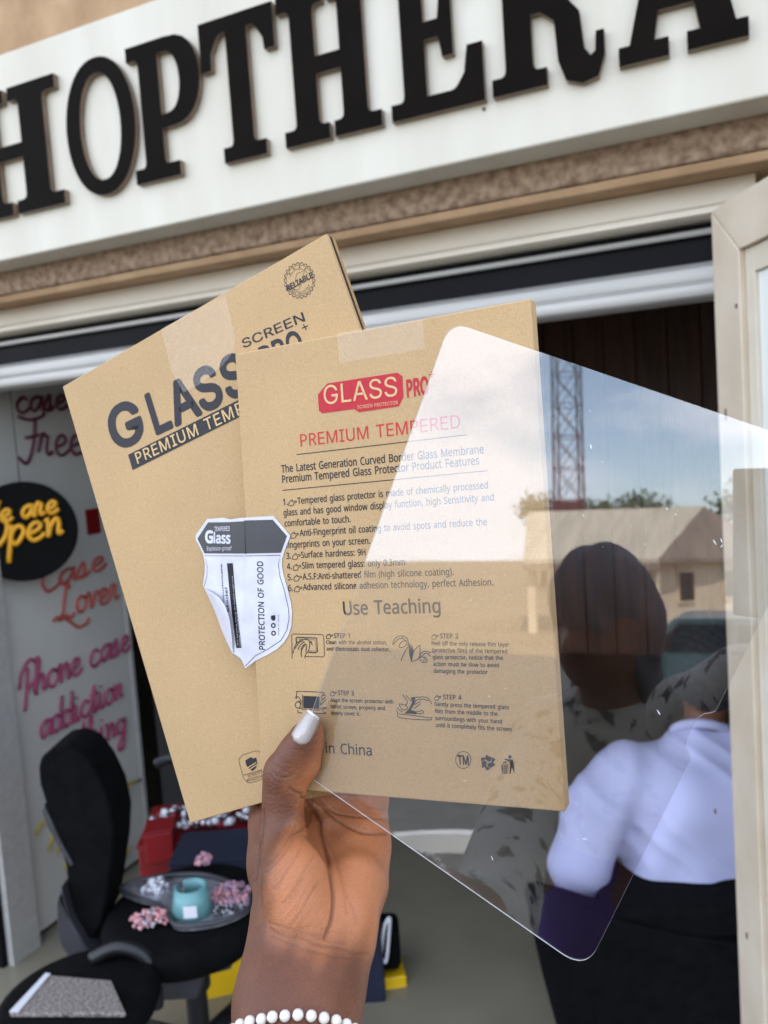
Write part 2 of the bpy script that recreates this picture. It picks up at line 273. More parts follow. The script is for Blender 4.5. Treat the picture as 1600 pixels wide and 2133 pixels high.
'3':(384,[[162,-7,92,-1,30,19,30,75,95,51,163,43,218,49,256,68,277,98,284,138,275,176,249,202,206,217,150,222,103,222,103,273,150,273,202,279,240,298,263,326,271,363,265,394,247,417,219,432,183,437,147,434,117,425,62,396,33,437,96,471,137,483,183,486,248,478,294,453,322,415,331,367,324,324,304,290,273,267,232,253,282,237,318,214,339,179,346,136,341,97,326,62,302,33,266,11,220,-2]]),
'4':(384,[[244,0,244,109,14,109,14,159,240,482,301,482,301,162,371,162,371,109,301,109,301,0],[72,162,244,162,244,313,245,372,247,419,231,392,216,367]]),
'5':(384,[[167,-7,97,0,42,19,42,75,101,52,167,44,215,50,253,69,277,101,285,147,278,189,257,219,219,238,165,244,122,241,83,234,54,253,72,480,312,480,312,426,122,426,111,287,142,291,185,294,251,285,302,257,335,213,346,153,334,87,299,36,242,4]]),
'6':(384,[[200,-7,157,-1,118,16,84,45,59,86,42,139,37,205,46,307,59,354,79,397,108,434,146,462,195,480,257,486,288,485,316,480,316,430,288,436,258,438,215,434,181,422,153,404,132,380,117,351,106,318,96,244,100,244,119,266,143,284,174,296,214,300,270,291,314,262,343,216,353,154,342,87,311,36,263,4],[199,43,238,50,268,70,288,105,294,154,288,195,271,227,242,247,201,254,172,251,146,241,126,226,110,208,100,187,97,166,108,108,122,82,142,61,168,48]]),
'7':(384,[[91,0,288,426,30,426,30,480,351,480,351,434,156,0]]),
'8':(384,[[193,-7,125,2,75,27,43,68,33,122,36,153,47,179,83,221,132,251,100,273,73,299,54,332,48,372,53,406,67,434,89,456,118,473,153,483,191,486,249,479,295,457,325,421,335,371,332,344,323,321,289,283,244,254,298,222,336,181,347,155,351,124,340,70,308,29,258,2],[194,277,253,312,271,337,277,369,271,399,253,421,226,434,191,439,157,434,130,421,112,399,106,369,109,347,118,328,150,299],[192,40,235,46,267,63,286,90,293,124,286,156,265,182,233,203,192,222,181,226,142,206,114,183,96,155,91,122,97,90,116,63,147,46]]),
'9':(384,[[129,-7,98,-5,69,0,69,50,128,42,171,46,205,57,233,75,254,99,269,128,280,161,289,235,285,235,267,214,243,196,211,183,171,179,115,189,72,217,43,263,34,324,38,371,53,411,76,443,106,467,143,481,187,486,230,480,269,463,302,434,328,393,344,340,349,275,340,173,327,125,307,82,279,46,240,17,191,-1],[184,226,214,229,240,239,261,254,276,272,286,292,289,314,278,371,264,397,244,418,218,432,187,437,149,430,119,409,99,374,92,325,98,284,115,252,143,232]]),
'.':(180,[[89,-9,60,1,51,15,48,36,51,57,60,71,89,81,119,71,129,57,132,36,129,15,119,1]]),
',':(180,[[28,-87,47,-3,61,78,124,78,129,71,104,-8,71,-87]]),
':':(180,[[89,278,60,289,51,303,48,324,51,345,60,359,89,369,119,359,129,345,132,324,129,303,119,289],[89,-9,60,1,51,15,48,36,51,57,60,71,89,81,119,71,129,57,132,36,129,15,119,1]]),
'(':(201,[[126,-106,81,-43,51,28,33,104,27,184,33,265,51,342,81,415,126,480,181,480,140,413,110,340,93,264,87,185,93,108,110,32,140,-40,181,-106]]),
')':(201,[[21,-106,62,-40,91,32,109,108,115,185,109,264,91,340,61,413,20,480,76,480,120,415,151,342,169,265,175,184,169,104,151,28,120,-43,76,-106]]),
'-':(216,[[27,154,27,206,189,206,189,154]]),
}
FONTS['I'] = {
'A':(480,[[16,0,201,509,276,509,463,0,395,0,287,302,264,372,232,478,245,478,213,371,191,302,85,0],[110,142,110,199,370,199,370,142]]),
'B':(456,[[60,0,60,509,241,509,289,504,329,491,359,469,381,442,394,410,398,374,395,344,387,320,356,286,315,267,315,262,339,257,363,245,385,227,402,203,414,173,418,136,413,100,400,67,377,39,344,18,301,4,247,0],[125,57,245,57,296,63,330,80,349,105,355,137,352,161,342,184,327,203,306,218,279,228,248,231,125,231],[125,285,238,285,288,296,308,309,323,326,333,348,336,372,330,403,313,429,283,446,240,452,125,452]]),
'C':(510,[[267,-7,205,1,150,25,104,63,70,115,48,179,40,254,48,329,70,393,104,445,150,484,205,508,267,516,340,504,373,490,402,471,427,447,448,418,463,385,473,348,408,348,389,395,357,428,315,449,267,456,223,450,184,432,150,403,125,364,109,314,103,254,109,194,125,145,151,105,184,76,223,59,267,53,315,60,357,81,389,114,408,160,473,160,463,124,448,91,428,62,402,38,373,19,341,5,305,-4]]),
'D':(502,[[219,0,96,0,96,57,215,57,272,63,318,81,354,110,379,149,394,198,399,255,394,312,379,361,354,399,320,428,275,446,221,452,93,452,93,509,225,509,294,501,353,478,399,441,433,391,455,329,462,255,455,181,433,119,398,68,351,31,291,8],[125,509,125,0,60,0,60,509]]),
'E':(419,[[60,0,60,509,372,509,372,452,125,452,125,286,355,286,355,229,125,229,125,57,375,57,375,0]]),
'F':(410,[[60,0,60,509,369,509,369,452,125,452,125,278,346,278,346,221,125,221,125,0]]),
'G':(520,[[269,-7,205,1,149,25,104,64,69,116,47,179,40,254,47,329,69,393,103,445,149,484,203,508,265,516,304,513,340,504,374,489,403,469,429,445,449,416,465,384,474,349,408,349,387,393,356,427,315,448,265,456,222,450,183,432,150,404,125,364,109,314,103,254,109,194,125,145,151,105,184,76,224,59,269,53,309,57,345,71,374,93,396,123,410,160,415,202,434,199,283,199,283,256,478,256,478,200,471,141,451,91,419,50,377,19,326,0]]),
'H':(517,[[60,0,60,509,125,509,125,289,392,289,392,509,457,509,457,0,392,0,392,232,125,232,125,0]]),
'I':(300,[[31,0,31,57,118,57,118,452,31,452,31,509,269,509,269,452,183,452,183,57,269,57,269,0]]),
'L':(393,[[60,0,60,509,125,509,125,57,361,57,361,0]]),
'M':(628,[[60,0,60,509,152,509,277,187,287,159,299,123,311,84,322,49,307,49,318,83,330,121,342,158,352,187,476,509,568,509,568,0,504,0,504,291,504,327,505,369,506,413,507,457,513,457,498,409,482,363,467,322,456,291,342,0,286,0,170,291,159,321,145,361,129,408,112,457,119,457,120,416,121,372,122,328,122,291,122,0]]),
'N':(523,[[60,0,60,509,136,509,343,183,363,151,388,107,414,55,405,54,401,108,399,157,399,195,399,509,463,509,463,0,387,0,202,290,177,331,148,381,108,452,119,454,122,384,124,328,125,291,125,0]]),
'O':(533,[[267,-7,205,1,150,25,105,63,70,115,48,179,40,254,48,329,70,393,105,445,150,484,205,508,267,516,329,508,384,484,429,445,464,393,486,329,493,254,486,179,464,115,429,63,384,25,329,1],[267,53,310,59,349,76,383,105,408,144,425,194,430,254,425,314,408,365,383,404,349,433,310,450,267,456,223,450,184,433,151,404,125,364,109,314,103,254,109,194,125,144,151,105,184,76,223,59]]),
'P':(445,[[60,0,60,509,235,509,289,503,332,487,366,462,390,430,404,391,409,348,404,304,390,265,366,233,332,207,289,191,235,186,109,186,109,242,233,242,269,246,297,256,318,272,333,294,342,319,344,348,342,376,333,402,318,423,297,439,268,449,232,452,125,452,125,0]]),
'R':(449,[[60,0,60,509,236,509,290,504,333,489,367,465,390,433,405,395,409,352,405,309,390,271,367,240,333,217,289,203,236,198,96,198,96,255,234,255,269,258,298,267,319,281,334,300,342,324,345,352,342,380,334,405,319,425,298,440,269,449,233,452,125,452,125,0],[353,0,230,229,303,229,428,0]]),
'S':(447,[[224,-9,172,-4,128,9,91,31,64,60,46,96,38,137,104,137,110,110,123,88,142,71,166,59,224,49,257,52,286,60,311,74,329,92,341,114,346,139,342,161,332,179,296,205,245,222,184,239,128,260,86,289,60,326,52,372,58,413,75,448,102,476,138,498,180,511,227,516,275,511,316,498,351,476,377,449,394,415,401,378,337,378,326,412,302,437,267,453,225,459,194,456,167,448,145,435,129,418,118,398,115,376,119,352,131,334,169,308,212,293,264,279,312,264,359,238,395,198,405,171,408,139,403,99,386,64,360,34,323,11,278,-4]]),
'T':(449,[[32,452,32,509,417,509,417,452,257,452,257,0,193,0,193,452]]),
'U':(517,[[259,-8,203,-2,154,15,114,43,85,80,66,124,60,173,60,509,124,509,124,178,128,144,141,113,160,87,187,68,220,56,259,52,298,56,331,68,357,87,377,113,389,144,393,178,393,509,457,509,457,173,451,124,433,80,403,43,363,15,315,-2]]),
'W':(686,[[155,0,16,509,82,509,163,196,175,145,187,94,197,40,189,40,200,94,211,145,224,196,306,509,380,509,462,196,474,145,486,94,497,40,488,40,499,94,510,145,523,196,603,509,670,509,530,0,455,0,368,323,351,391,336,475,350,475,335,395,318,323,230,0]]),
'a':(389,[[160,-9,126,-5,94,5,68,22,48,45,35,73,30,108,34,138,43,161,58,179,78,193,125,211,178,220,234,227,265,235,273,243,276,255,267,297,240,322,196,331,149,322,118,301,100,274,41,291,57,322,79,346,104,364,133,375,194,384,239,379,286,360,306,343,322,320,333,290,337,251,337,0,277,0,277,52,272,52,252,25,215,1],[170,45,202,49,228,59,248,74,263,93,272,115,276,138,276,190,259,182,231,176,200,171,175,168,134,159,103,139,95,124,92,105,102,72,130,52]]),
'b':(424,[[229,-8,198,-5,172,4,138,31,118,59,112,59,112,0,53,0,53,509,114,509,114,319,118,319,137,346,171,373,197,381,229,384,274,378,313,361,345,332,370,293,385,245,390,189,385,133,370,84,346,45,313,16,274,-2],[220,47,253,51,279,66,301,88,316,117,325,151,328,189,325,227,316,261,301,290,280,311,253,325,220,330,188,325,161,312,140,291,125,263,116,229,113,189,116,150,125,115,140,86,162,65,188,51]]),
'c':(396,[[207,-8,159,-2,117,16,82,46,56,85,40,133,34,187,40,243,56,291,82,330,117,360,159,378,207,384,260,377,305,356,340,322,362,277,303,262,290,289,270,311,242,325,207,330,173,325,145,310,124,287,108,258,99,224,96,187,99,151,108,117,124,89,145,66,173,51,207,46,243,52,271,66,292,89,304,117,363,102,341,56,306,21,261,-1]]),
'd':(424,[[195,-8,151,-2,111,16,79,45,55,84,39,133,34,189,39,245,55,293,79,332,112,361,151,378,196,384,228,381,253,373,287,346,306,319,311,319,311,509,372,509,372,0,313,0,313,59,307,59,287,31,252,4,227,-5],[205,47,236,51,263,65,284,86,299,115,309,150,312,189,309,229,300,263,284,291,263,312,237,325,205,330,172,325,145,311,124,290,108,261,99,227,96,189,99,151,109,117,124,88,145,66,172,51]]),
'e':(404,[[212,-8,161,-2,117,16,82,46,56,85,40,132,34,187,39,242,55,290,81,329,115,359,157,378,205,384,266,374,294,361,319,341,341,315,357,282,368,242,371,194,371,169,75,169,75,221,338,221,310,202,307,237,298,269,283,294,263,314,237,326,205,330,173,326,146,313,125,294,109,270,99,241,96,211,96,178,100,139,110,106,128,80,151,61,179,50,212,46,254,53,285,73,306,105,365,91,353,63,335,39,311,19,283,4,249,-5]]),
'f':(254,[[228,379,228,327,6,327,6,379],[81,0,81,432,84,461,96,486,113,505,135,519,187,530,222,527,243,521,227,468,215,472,195,474,171,470,154,460,145,443,142,419,142,0]]),
'g':(425,[[207,-151,168,-148,134,-140,82,-110,51,-69,101,-41,122,-66,154,-88,207,-97,249,-92,282,-75,304,-47,311,-6,311,68,306,68,287,41,252,16,227,8,195,5,152,10,113,27,80,53,55,90,39,136,34,191,39,246,55,293,80,332,112,361,152,378,196,384,228,382,253,373,288,346,308,319,313,319,313,379,372,379,372,-9,367,-54,350,-90,324,-117,291,-136,251,-147],[205,59,237,63,264,75,285,95,300,121,309,154,312,193,309,231,300,264,285,291,264,312,237,325,205,330,172,325,145,312,124,290,109,262,99,229,96,193,99,155,109,123,124,96,145,76,172,63]]),
'h':(410,[[114,227,114,0,53,0,53,509,114,509,114,287,102,287,124,332,152,362,187,379,227,384,264,380,295,369,321,349,341,321,353,285,357,240,357,0,296,0,296,235,290,275,273,304,246,323,210,329,184,326,161,317,141,303,126,283,117,257]]),
'i':(167,[[53,0,53,379,114,379,114,0],[84,443,67,446,54,455,44,468,41,483,44,499,54,512,67,521,84,524,100,521,114,512,123,499,126,483,123,468,114,455,100,446]]),
'j':(167,[[53,379,114,379,114,-30,111,-63,102,-90,86,-113,65,-129,37,-139,4,-143,-10,-143,-10,-87,2,-87,25,-83,40,-72,50,-54,53,-29],[83,443,67,446,53,455,44,468,41,483,44,499,53,512,67,521,83,524,100,521,114,512,123,499,126,483,123,468,114,455,100,446]]),
'k':(381,[[110,137,110,212,121,212,284,379,360,379,184,199,177,199],[53,0,53,509,114,509,114,0],[294,0,148,186,191,229,372,0]]),
'l':(189,[[139,-2,101,3,74,20,58,47,53,84,53,509,114,509,114,99,120,62,130,54,146,52,160,53,170,54,181,3,162,-1]]),
'm':(610,[[53,0,53,379,112,379,112,295,108,295,118,323,132,346,172,376,219,386,257,380,287,361,309,331,321,295,312,295,322,321,337,343,381,375,437,386,468,383,497,372,522,354,541,328,553,296,557,255,557,0,496,0,496,254,490,289,473,313,447,326,419,330,395,328,374,320,345,290,335,247,335,0,274,0,274,260,269,288,253,311,229,326,199,330,158,320,140,307,126,289,117,266,114,238,114,0]]),
'n':(410,[[114,227,114,0,53,0,53,379,112,379,112,287,102,287,124,332,152,362,187,379,227,384,264,380,295,369,321,349,341,321,353,285,357,240,357,0,296,0,296,235,290,275,273,304,246,323,210,329,184,326,161,317,141,303,126,283,117,257]]),
'o':(415,[[207,-8,159,-2,117,16,82,46,56,85,40,133,34,187,40,243,56,291,82,330,117,360,159,378,207,384,256,378,299,360,333,330,359,291,376,243,381,187,376,133,359,85,333,46,299,16,256,-2],[207,46,242,51,270,66,292,89,307,117,316,151,319,187,316,224,307,258,292,287,270,310,242,325,207,330,173,325,145,310,124,287,108,258,99,224,96,187,99,151,108,117,124,89,145,66,173,51]]),
'p':(424,[[53,-143,53,379,112,379,112,319,118,319,137,346,171,373,197,381,229,384,274,378,313,361,345,332,370,293,385,245,390,189,385,133,370,84,346,45,313,16,274,-2,229,-8,198,-5,173,4,138,31,118,59,114,59,114,-143],[220,47,253,51,279,66,301,88,316,117,325,151,328,189,325,227,316,261,301,290,280,311,253,325,220,330,188,325,161,312,140,291,125,263,116,229,113,189,116,150,125,115,140,86,162,65,188,51]]),
'q':(424,[[372,-143,311,-143,311,59,306,59,287,31,252,4,227,-5,195,-8,151,-2,111,16,79,45,55,84,39,133,34,189,39,245,55,293,79,332,112,361,151,378,196,384,228,381,253,373,287,346,307,319,313,319,313,379,372,379],[205,47,236,51,263,65,284,86,299,115,309,150,312,189,309,229,300,263,284,291,263,312,237,325,205,330,172,325,145,311,124,290,108,261,99,227,96,189,99,151,109,117,124,88,145,66,172,51]]),
'r':(259,[[53,0,53,379,112,379,112,321,130,347,152,367,181,380,213,385,229,384,243,384,243,322,230,324,207,326,182,323,159,315,140,301,126,284,117,262,114,237,114,0]]),
's':(365,[[182,-8,145,-5,112,3,84,18,62,38,45,63,36,94,94,107,105,79,124,60,150,49,181,45,217,50,244,62,262,81,268,103,265,121,254,136,237,147,212,155,149,170,104,186,72,208,53,237,47,274,51,305,65,332,87,354,115,370,149,381,187,384,223,381,254,372,279,358,299,339,324,290,268,277,258,298,243,316,219,328,187,333,156,329,131,317,114,299,109,277,112,258,124,243,172,223,229,209,275,194,306,171,325,142,331,107,326,75,312,47,290,24,260,6,223,-5]]),
't':(227,[[204,379,204,327,6,327,6,379],[65,471,126,471,126,98,128,76,136,61,150,53,170,50,185,51,202,54,213,2,192,-3,168,-4,125,2,92,21,72,52,65,93]]),
'u':(410,[[182,-5,146,-1,115,11,89,31,69,59,57,95,53,139,53,379,114,379,114,144,119,105,137,75,164,56,200,50,226,53,249,62,268,77,283,97,293,122,296,153,296,379,357,379,357,0,298,0,298,92,307,92,286,47,257,17,222,0]]),
'v':(389,[[163,0,17,379,84,379,165,155,187,87,206,21,184,21,203,87,224,155,305,379,371,379,226,0]]),
'w':(567,[[138,0,23,379,87,379,133,214,154,137,175,41,165,41,186,135,206,214,252,379,316,379,362,214,382,136,402,41,391,41,413,135,434,214,480,379,545,379,429,0,368,0,319,172,305,225,291,280,277,338,291,338,277,280,263,225,248,172,199,0]]),
'x':(379,[[21,0,171,218,171,171,29,379,100,379,147,306,179,253,207,206,175,206,202,253,233,306,282,379,352,379,209,169,209,214,358,0,287,0,231,85,200,136,173,182,205,182,178,136,148,85,91,0]]),
'y':(389,[[47,-139,61,-86,71,-87,104,-89,130,-74,151,-36,163,-1,17,379,84,379,165,155,187,87,206,21,184,21,202,87,224,155,305,379,371,379,204,-58,177,-107,139,-136,91,-145,65,-143]]),
'z':(380,[[42,0,42,46,254,320,48,323,48,379,333,379,333,331,126,60,339,56,339,0]]),
'0':(453,[[227,-7,174,1,130,24,95,62,69,113,53,178,48,254,53,330,69,395,95,447,130,484,174,508,227,516,279,508,323,484,358,447,384,395,400,330,405,254,400,178,384,113,359,62,323,24,279,1],[227,50,261,56,290,74,313,103,330,144,340,194,344,254,340,314,330,365,313,405,290,435,261,453,227,460,192,453,163,435,140,405,123,365,113,314,109,254,113,194,123,144,140,103,163,74,192,56]]),
'1':(453,[[76,0,76,55,391,55,391,0],[276,509,276,0,212,0,212,448,86,358,86,427,198,509]]),
'2':(453,[[64,0,64,47,234,229,282,282,311,327,320,371,317,397,308,419,293,436,273,449,224,460,196,457,172,447,153,433,139,413,130,390,127,362,66,362,71,405,86,442,111,473,143,496,182,511,225,516,268,511,306,497,337,474,361,445,376,411,381,372,371,318,336,259,267,180,153,60,389,57,389,0]]),
'3':(453,[[218,-7,173,-3,133,10,98,30,70,57,52,91,44,132,109,132,115,107,126,87,144,71,165,59,219,50,275,61,297,74,315,93,325,116,329,145,326,172,316,196,299,217,275,234,242,244,201,248,157,248,157,299,288,448,70,452,70,509,372,509,372,461,211,278,211,289,264,288,308,276,344,253,371,222,387,186,393,145,387,103,370,66,344,36,309,12,266,-2]]),
'4':(453,[[40,105,40,158,247,509,311,509,109,166,413,163,413,105],[282,0,282,121,282,146,282,318,343,318,343,0]]),
'5':(453,[[221,-7,178,-2,140,11,108,32,83,60,66,93,60,130,122,130,127,108,138,89,173,60,221,50,250,53,276,64,298,82,314,104,324,131,328,162,324,193,314,221,297,244,275,262,248,273,218,277,167,268,128,246,67,253,96,509,366,509,366,452,151,452,134,301,178,325,229,334,263,330,294,321,321,306,345,285,364,260,379,231,388,199,391,163,385,117,369,76,343,41,309,15,268,-1]]),
'6':(453,[[226,-7,182,-1,142,15,109,40,84,74,69,115,64,162,68,199,80,239,137,340,252,509,322,509,151,261,145,261,165,288,196,307,235,314,278,309,316,295,346,271,370,240,384,201,389,157,384,112,368,73,343,39,310,14,271,-2],[226,48,254,52,279,63,299,79,314,101,324,128,327,157,324,187,314,213,299,235,279,251,254,262,226,265,198,262,174,252,153,235,138,214,128,188,125,158,128,128,138,102,153,79,174,63,198,52]]),
'7':(453,[[97,0,323,448,62,452,62,509,391,509,391,449,165,0]]),
'8':(453,[[226,-7,178,-2,136,11,101,33,74,62,57,96,52,135,55,166,65,195,81,220,101,241,125,256,153,265,119,282,93,308,76,342,70,380,75,417,90,450,114,477,146,498,184,511,226,516,269,511,306,498,337,477,361,450,377,417,382,380,376,342,359,308,333,282,300,267,327,256,351,241,372,220,387,195,397,166,401,135,395,96,378,62,352,33,317,11,275,-2],[226,49,258,52,285,60,307,74,323,91,333,113,337,139,333,165,322,189,305,208,283,223,256,232,226,235,196,232,169,223,147,208,130,189,119,165,115,139,119,113,129,91,145,74,167,60,195,52],[226,290,274,300,293,313,307,330,316,351,319,376,316,399,308,420,294,437,275,449,226,460,177,449,159,437,145,420,136,399,133,376,136,351,145,330,159,313,178,300]]),
'9':(453,[[226,516,271,510,310,494,343,468,368,434,384,393,389,347,385,309,373,270,315,168,200,0,130,0,301,248,307,248,287,221,257,202,218,195,175,199,137,214,106,237,83,269,68,307,64,352,69,397,85,436,110,469,143,494,182,510],[226,460,199,457,174,446,154,429,138,407,129,381,125,352,129,322,138,295,154,274,174,257,199,247,226,243,254,247,279,257,299,273,314,295,324,321,327,350,324,381,314,407,299,429,279,446,254,457]]),
'.':(188,[[95,-4,78,-1,63,9,53,24,50,41,53,59,63,73,78,83,95,87,113,83,128,73,138,59,141,41,138,24,128,9,113,-1]]),
',':(188,[[38,-119,68,71,137,71,84,-119]]),
':':(188,[[95,-4,78,-1,63,9,53,24,50,41,53,59,63,73,78,83,95,87,113,83,128,73,138,59,141,41,138,24,128,9,113,-1],[95,271,78,274,63,284,53,299,50,316,53,334,63,349,78,359,95,362,113,359,128,349,138,334,141,316,138,299,128,284,113,274]]),
'(':(273,[[89,207,101,324,132,441,177,539,236,539,191,428,161,313,151,207,160,115,188,16,236,-96,177,-96,139,-21,111,55,95,131]]),
')':(273,[[37,-96,86,18,113,116,122,207,112,313,82,428,37,539,97,539,142,441,173,323,184,207,178,130,161,53,134,-22,97,-96]]),
'-':(453,[[337,244,337,188,114,188,114,244]]),
}
def _cap(fk): return max(FONTS[fk]['H'][1][0][1::2])
for _c in 'PR':   # the same plain form in both alphabets
    _k = _cap('I')/_cap('N'); FONTS['I'][_c] = (FONTS['N'][_c][0]*_k, [[v*_k for v in l] for l in FONTS['N'][_c][1]])
_gl = {(fk, ch): g for fk, d_ in FONTS.items() for ch, g in d_.items()}
_tc = {}
def glyph1(ch, font):
    k = (ch, font)
    if k not in _tc:
        adv, lp = _gl[font, ch]; loops = []
        adv = adv/1000
        for q in lp: loops.append([(q[i]/1000, q[i+1]/1000) for i in range(0, len(q), 2)])
        def inside(q, l):
            c = False
            for (x1, y1), (x2, y2) in zip(l, l[1:]+l[:1]):
                if (y1 > q[1]) != (y2 > q[1]) and q[0] < (x2-x1)*(q[1]-y1)/(y2-y1)+x1: c = not c
            return c
        dep = [sum(inside(l[0], m_) for m_ in loops if m_ is not l) for l in loops]; tri = []; start = np.cumsum([0]+[len(l) for l in loops])
        for i, l in enumerate(loops):
            if dep[i] % 2: continue
            grp = [i]+[j for j, m_ in enumerate(loops) if dep[j] % 2 and inside(m_[0], l)]
            ix = [int(start[j])+q for j in grp for q in range(len(loops[j]))]
            tri += [tuple(ix[a] for a in t) for t in geometry.tessellate_polygon([[Vector((x, y, 0)) for x, y in loops[j]] for j in grp])]
        _tc[k] = (adv, np.array([p for l in loops for p in l]), [tuple(t) for t in tri])
    return _tc[k]
def glyphs(txt, bold=0.0, spacing=1.0, font='N'):
    x = 0.0; V = []; T = []; n = 0; lay = []
    for ch in txt:
        if ch == ' ': x += 0.26*spacing; continue
        adv, v, t = glyph1(ch, font)
        offs = [(0, 0)] if not bold else [(bold*math.cos(q), bold*math.sin(q)) for q in np.linspace(0, 2*math.pi, 8 if bold > .02 else 4, endpoint=False)+.4]
        for i, (ox, oy) in enumerate(offs):
            V.append(v+np.array([x+ox, oy])); lay += [i]*len(v); T += [(a+n, b+n, c+n) for a, b, c in t]; n += len(v)
        x += adv*spacing
    return (np.concatenate(V) if V else np.zeros((0, 2))), T, np.array(lay)
def capheight(font='N'): return max(glyph1('H', font)[1][:, 1])
class Plane:
    """a flat face in the scene: P0, unit normal n (towards the viewer), u right, v up"""
    def __init__(s, P0, n, u, v): s.P0 = np.asarray(P0, float); s.n = unit(n); s.u = unit(u); s.v = unit(v)
    def at(s, px, py, off=0.0): return onP(px, py, s.P0+s.n*off, s.n)
    def px(s, p): return np.linalg.norm(p-CAM)/FPX
    def text(s, mb, txt, a, b, h, off=0.0002, bold=0.0, spacing=1.0, up=None, mi=0, shear=0.0, font='N'):
        v, f, lay = glyphs(txt, bold, spacing, font)
        if not len(v): return
        A, B = s.at(*a, off), s.at(*b, off); d = B-A; W = np.linalg.norm(d); d = d/W
        x0, x1 = v[:, 0].min(), v[:, 0].max()
        upv = s.v if up is None else up
        upv = unit(upv - s.n*np.dot(upv, s.n)); hh = h*np.dot(A-CAM, F_)/FPX/capheight(font)
        X = (v[:, 0]-x0)/(x1-x0)*W + shear*v[:, 1]*hh
        P = A[None]+X[:, None]*d[None]+(v[:, 1]*hh)[:, None]*upv[None]+(lay*4e-6)[:, None]*s.n[None]
        mb.add(P, f, mi)
    def line(s, mb, pts, wpx, off=0.0002, mi=0, closed=False):
        P = [s.at(x, y, off) for x, y in pts]; hw = wpx*np.dot(P[0]-CAM, F_)/FPX/2; n = len(P); vs = []
        for i in range(n):
            a = P[i-1] if (i > 0 or closed) else P[i]; c = P[(i+1) % n] if (i < n-1 or closed) else P[i]
            t = unit(c-a+1e-12); q = np.cross(s.n, t); vs += [P[i]+q*hw, P[i]-q*hw]
        m_ = n if closed else n-1
        mb.add(vs, [(2*i, 2*i+1, 2*((i+1) % n)+1, 2*((i+1) % n)) for i in range(m_)], mi)
    def poly(s, mb, pts, off=0.0002, mi=0, holes=()):
        L_ = [[s.at(x, y, off) for x, y in l] for l in [pts, *holes]]; flat = [p for l in L_ for p in l]
        tri = geometry.tessellate_polygon([[Vector((np.dot(p, s.u), np.dot(p, s.v), 0)) for p in l] for l in L_])
        mb.add(flat, [tuple(t) for t in tri], mi)
    def ell(s, c, rx, ry, n=36, a0=0.0, a1=360.0, rot=0.0):
        o = []
        for q in np.radians(np.linspace(a0, a1, n, endpoint=(a1-a0) < 360)):
            x, y = rx*math.cos(q), -ry*math.sin(q); o.append((c[0]+x*math.cos(rot)-y*math.sin(rot), c[1]+x*math.sin(rot)+y*math.cos(rot)))
        return o
# ------------------------------------------------------------------ material set
M = {}
M['kraft'] = mat('kraft card', lin((197, 165, 121)), 0.72, col2=lin((184, 152, 109)), scale=900, detail=3, bump=0.12, bscale=1500, spec=0.25, bdist=0.0002, broad=.07)
M['kraft_side'] = mat('kraft card edge', lin((186, 152, 104)), 0.8, col2=lin((160, 126, 82)), scale=700, detail=3, bump=0.15, bscale=900, spec=0.2, bdist=0.0004)
M['ink'] = mat('dark ink', lin((46, 45, 49)), 0.55, 0.05, 300, spec=0.3)
M['ink_black'] = mat('black ink', lin((28, 27, 29)), 0.55, 0.05, 300, spec=0.3)
M['ink_red'] = mat('red ink', lin((184, 40, 52)), 0.55, 0.06, 300, spec=0.3)
M['ink_rose'] = mat('brighter red ink', lin((194, 48, 50)), 0.55, 0.06, 300, spec=0.3)
M['kraft_ink'] = mat('unprinted card', lin((214, 182, 132)), 0.72, 0.06, 500, spec=0.2)
M['gap'] = mat('painted gap shade', lin((38, 32, 30)), 0.9, 0.05, 200)
M['label_white'] = mat('white sticker paper', lin((214, 214, 222)), 0.4, col2=lin((196, 194, 202)), scale=60, bump=0.1, bscale=120, spec=0.4)
M['label_dark'] = mat('sticker charcoal', lin((44, 46, 52)), 0.3, 0.1, 50, spec=0.5)
M['nail'] = mat('pearl white nail polish', (0.44, 0.39, 0.36), 0.08, 0.06, 80, coat=0.6, spec=0.6)
M['nail_tip'] = mat('white nail edge', (0.7, 0.69, 0.67), 0.2, 0.03, 60, coat=0.5)
M['pearl'] = mat('pearl', (0.78, 0.74, 0.68), 0.2, 0.05, 40, coat=0.5)
M['glass_sheet'] = glassmat('tempered glass', 2.12)
M['glass_edge'] = mat('ground glass edge', (0.75, 0.78, 0.78), 0.25, 0.05, 100, spec=0.8)
def tapemat():
    m = bpy.data.materials.new('clear tape'); m.use_nodes = True; t = m.node_tree; t.nodes.clear(); n = t.nodes.new
    o = n('ShaderNodeOutputMaterial'); a = n('ShaderNodeBsdfTransparent'); g = n('ShaderNodeBsdfGlossy'); g.inputs['Roughness'].default_value = .22; d = n('ShaderNodeBsdfDiffuse'); d.inputs['Color'].default_value = (.86, .80, .70, 1)
    x = n('ShaderNodeMixShader'); y = n('ShaderNodeMixShader'); x.inputs[0].default_value = .035; tc_ = n('ShaderNodeTexCoord'); z = n('ShaderNodeTexNoise'); z.inputs['Scale'].default_value = 260; z.inputs['Detail'].default_value = 5
    b_ = n('ShaderNodeBump'); b_.inputs['Strength'].default_value = .5; b_.inputs['Distance'].default_value = .001; r = n('ShaderNodeMapRange'); r.inputs[1].default_value = .35; r.inputs[2].default_value = .75; r.inputs[3].default_value = .02; r.inputs[4].default_value = .10
    k = t.links.new; k(tc_.outputs['Object'], z.inputs['Vector']); k(z.outputs['Fac'], b_.inputs['Height']); k(b_.outputs['Normal'], g.inputs['Normal']); k(z.outputs['Fac'], r.inputs[0]); k(r.outputs[0], y.inputs[0])
    k(a.outputs[0], x.inputs[1]); k(g.outputs[0], x.inputs[2]); k(x.outputs[0], y.inputs[1]); k(d.outputs[0], y.inputs[2]); k(y.outputs[0], o.inputs['Surface']); return m
M['tape'] = tapemat()

